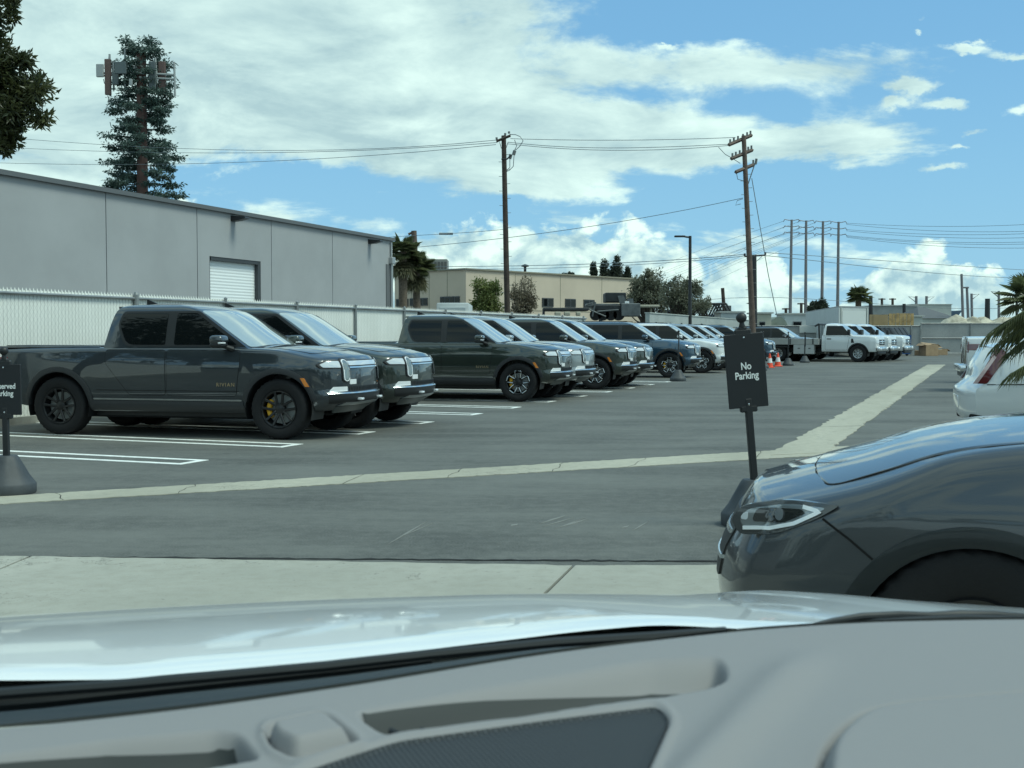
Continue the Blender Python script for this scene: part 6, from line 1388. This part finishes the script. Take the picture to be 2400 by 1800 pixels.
# dashboard
ZD = 1.16; edge_y = curve([(-300, 1722), (0, 1697), (400, 1655), (800, 1600), (1300, 1521), (1560, 1489), (1800, 1465), (2100, 1448), (2400, 1443), (2750, 1441)])
def sd(px, py, poly):
    """signed distance to a polygon (negative inside)"""
    d = 1e9; inside = False; n = len(poly)
    for i in range(n):
        (x0, y0), (x1, y1) = poly[i], poly[(i + 1) % n]; ex, ey = x1 - x0, y1 - y0; t_ = max(0, min(1, ((px - x0) * ex + (py - y0) * ey) / (ex * ex + ey * ey + 1e-9)))
        d = min(d, math.hypot(px - x0 - t_ * ex, py - y0 - t_ * ey))
        if (y0 > py) != (y1 > py) and px < x0 + (py - y0) * ex / (ey + 1e-12): inside = not inside
    return -d if inside else d
VENT = rounded([(832, 1672), (1130, 1618), (1520, 1551), (1690, 1544), (1708, 1590), (1660, 1610), (1250, 1680), (905, 1722)], [30, 40, 30, 30, 30, 30, 20, 30], 5)
VENT2 = rounded([(-300, 1812), (250, 1738), (510, 1714), (560, 1722), (605, 1775), (420, 1808), (-300, 1900)], [5, 30, 25, 20, 10, 20, 5], 5)
GRILL = rounded([(600, 1850), (930, 1742), (1300, 1690), (1540, 1660), (1570, 1690), (1500, 1850), (1300, 1990), (600, 1990)], [20, 40, 40, 24, 20, 30, 10, 10], 5)
CAPP = rounded([(622, 1712), (760, 1682), (838, 1746), (690, 1778), (640, 1752)], [20, 26, 14, 22, 12], 5)
LID = rounded([(1905, 1990), (1925, 1760), (2020, 1672), (2140, 1652), (2420, 1628), (2900, 1610), (2900, 1990)], [10, 90, 60, 60, 20, 5, 5], 6)
def smin(a): return max(0.0, min(1.0, a))
def relief(px, py):
    d = 0.0
    s_ = sd(px, py, VENT); d -= .028 * sstep(7, -24, s_)
    if py > 1690 and px < 760: s_ = sd(px, py, VENT2); d -= .026 * sstep(7, -22, s_)
    if px < 1660 and py > 1600: s_ = sd(px, py, GRILL); d += .0035 * math.exp(-((s_ - 13) / 9) ** 2) - .004 * sstep(6, -6, s_)
    if 540 < px < 930 and py > 1650: s_ = sd(px, py, CAPP); d += .0035 * math.exp(-((s_ - 14) / 9) ** 2) - .006 * sstep(8, -2, s_) + .017 * sstep(0, -18, s_)
    if px > 1780 and py > 1550: s_ = sd(px, py, LID); d += .016 * sstep(2, -44, s_) - .009 * math.exp(-(s_ / 6) ** 2)
    d += .010 * math.exp(-((px - 1880 + (py - 1550) * .95) / 70) ** 2) * sstep(1500, 1600, py)        # soft ridge running to the driver
    return d
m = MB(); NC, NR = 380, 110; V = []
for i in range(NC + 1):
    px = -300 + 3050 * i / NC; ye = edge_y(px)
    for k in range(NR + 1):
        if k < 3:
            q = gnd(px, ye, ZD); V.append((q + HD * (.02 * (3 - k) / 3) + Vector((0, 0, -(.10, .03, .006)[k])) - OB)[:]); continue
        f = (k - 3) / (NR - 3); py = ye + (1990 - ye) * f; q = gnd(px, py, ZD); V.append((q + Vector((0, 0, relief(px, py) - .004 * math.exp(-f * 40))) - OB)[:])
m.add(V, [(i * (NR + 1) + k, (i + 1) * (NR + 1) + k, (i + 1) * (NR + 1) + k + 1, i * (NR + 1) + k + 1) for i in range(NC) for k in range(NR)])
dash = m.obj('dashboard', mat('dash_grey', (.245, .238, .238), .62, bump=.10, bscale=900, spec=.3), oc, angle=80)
def onto(px, py, h): q = gnd(px, py, ZD); return Vector((q.x, q.y, ZD + relief(px, py) + h)) - OB
def flat(poly, h, th): return lambda: None
def lay(name, poly, h, m_, nr=14, nc=40): return MB().conform(poly, lambda a, b, o=0: onto(a, b, o), h, .006, nr, nc).obj(name, m_, dash)
gm = bpy.data.materials.new('speaker_cloth'); gm.use_nodes = True
def _gm():
    nt = gm.node_tree; b = nt.nodes['Principled BSDF']; tc = nt.nodes.new('ShaderNodeTexCoord'); sp_ = nt.nodes.new('ShaderNodeSeparateXYZ'); nt.links.new(tc.outputs['Object'], sp_.inputs[0])
    x, y = E(nt, sp_.outputs[0]), E(nt, sp_.outputs[1]); c_, s__ = math.cos(PSI), math.sin(PSI); a = (x * c_ + y * s__) * (1 / .0042); b2 = (y * c_ - x * s__) * (1 / .0052)
    k = a._op('PINGPONG', .5) * 2.0; k2 = (b2 + a * .5)._op('PINGPONG', .5) * 2.0; d = (k * k2).smooth(.15, .55)
    nt.links.new(mixc(nt, d, (.012, .014, .016), (.062, .068, .074)), b.inputs['Base Color']); b.inputs['Roughness'].default_value = .7
    bp_ = nt.nodes.new('ShaderNodeBump'); bp_.inputs['Strength'].default_value = .5; bp_.inputs['Distance'].default_value = .002; nt.links.new(d.k, bp_.inputs['Height']); nt.links.new(bp_.outputs[0], b.inputs['Normal'])
_gm()
lay('speaker_grille', GRILL, .003, gm)
VD = mat('vent_dark', (.030, .034, .034), .7)
def vent(far, near, i0, n=70, k=26):
    def on(pl, f):
        L_ = [math.dist(a, b) for a, b in zip(pl, pl[1:])]; s_ = f * sum(L_)
        for (a, b), l in zip(zip(pl, pl[1:]), L_):
            if s_ <= l: return (a[0] + (b[0] - a[0]) * s_ / l, a[1] + (b[1] - a[1]) * s_ / l)
            s_ -= l
        return pl[-1]
    def g(u, v):
        a, b = on(far, .02 + .96 * u), on(near, .02 + .96 * u); i1 = i0[0] + (i0[1] - i0[0]) * u ** 1.5; v = i1 + (.97 - i1) * v
        return onto(a[0] + (b[0] - a[0]) * v, a[1] + (b[1] - a[1]) * v, .0015)
    return MB().grid(g, n, k).obj('defrost_vent', VD, dash, angle=80)
vent([(832, 1672), (1130, 1618), (1520, 1551), (1690, 1544)], [(905, 1722), (1250, 1680), (1660, 1610), (1708, 1590)], (.0, .30))
vent([(-300, 1812), (250, 1738), (510, 1714), (560, 1722)], [(-300, 1900), (420, 1808), (590, 1780), (605, 1775)], (.0, .12))
for px, py in ((932, 1712), (1005, 1701), (1080, 1689), (1158, 1676), (1235, 1664), (1312, 1651), (400, 1800), (300, 1816)):
    q = onto(px, py, .004); MB().rbox(q[:], (.004, .022, .014), .0015, 1, (0, 0, PSI + .35)).obj('vent_fin', mat('vent_fin_black', (.012, .013, .014), .6), dash)
a, b = onto(905, 1722, .006), onto(1300, 1662, .006)
# black cowl under the windshield, and the wipers
m = MB(); NC, NR = 120, 16; V = []
for i in range(NC + 1):
    px = -250 + 2950 * i / NC; a = gnd(px, edge_y(px) + 6, ZD - .05) + HD * .006; b = gnd(px, near_y(px) - 6, zn(px) - .028) + HD * .02; 
    for k in range(NR + 1):
        f = k / NR; p = a * (1 - f) + b * f; p.z += -.030 * math.sin(math.pi * f) + .010 * math.exp(-((f - .55) / .07) ** 2) - .008 * math.exp(-((f - .80) / .05) ** 2); V.append((p - OB)[:])
m.add(V, [(i * (NR + 1) + k, (i + 1) * (NR + 1) + k, (i + 1) * (NR + 1) + k + 1, i * (NR + 1) + k + 1) for i in range(NC) for k in range(NR)])
m.obj('cowl', mat('cowl_plastic', (.016, .021, .024), .5, spec=.3), oc, angle=70)
def wp(pts, z): return [(gnd(x, y, z) - OB)[:] for x, y in pts]
w = MB().tube(wp([(-200, 1640), (300, 1604), (760, 1562), (1000, 1535), (1300, 1506), (1560, 1490), (1700, 1480)], 1.105), .006, 8).obj('wiper', mat('wiper_black', (.014, .016, .017), .5), oc)
MB().tube(wp([(-250, 1668), (100, 1640), (520, 1596), (800, 1568), (1010, 1545)], 1.09), [.009, .009, .008, .007, .005], 8).obj('wiper_arm', mat('wiper_black', (.014, .016, .017), .5), w)
w = MB().tube(wp([(1880, 1473), (1950, 1456), (2020, 1446), (2110, 1443), (2180, 1446), (2250, 1444), (2330, 1444), (2420, 1450), (2600, 1466)], 1.10), [.003, .004, .0055, .006, .0065, .008, .007, .006, .006], 10).obj('wiper', mat('wiper_black', (.014, .016, .017), .5), oc)
MB().tube(wp([(1990, 1464), (2060, 1459), (2150, 1456), (2260, 1452), (2420, 1456)], 1.10), [.003, .005, .006, .007, .006], 8).obj('wiper_blade', mat('wiper_black', (.014, .016, .017), .5), w)
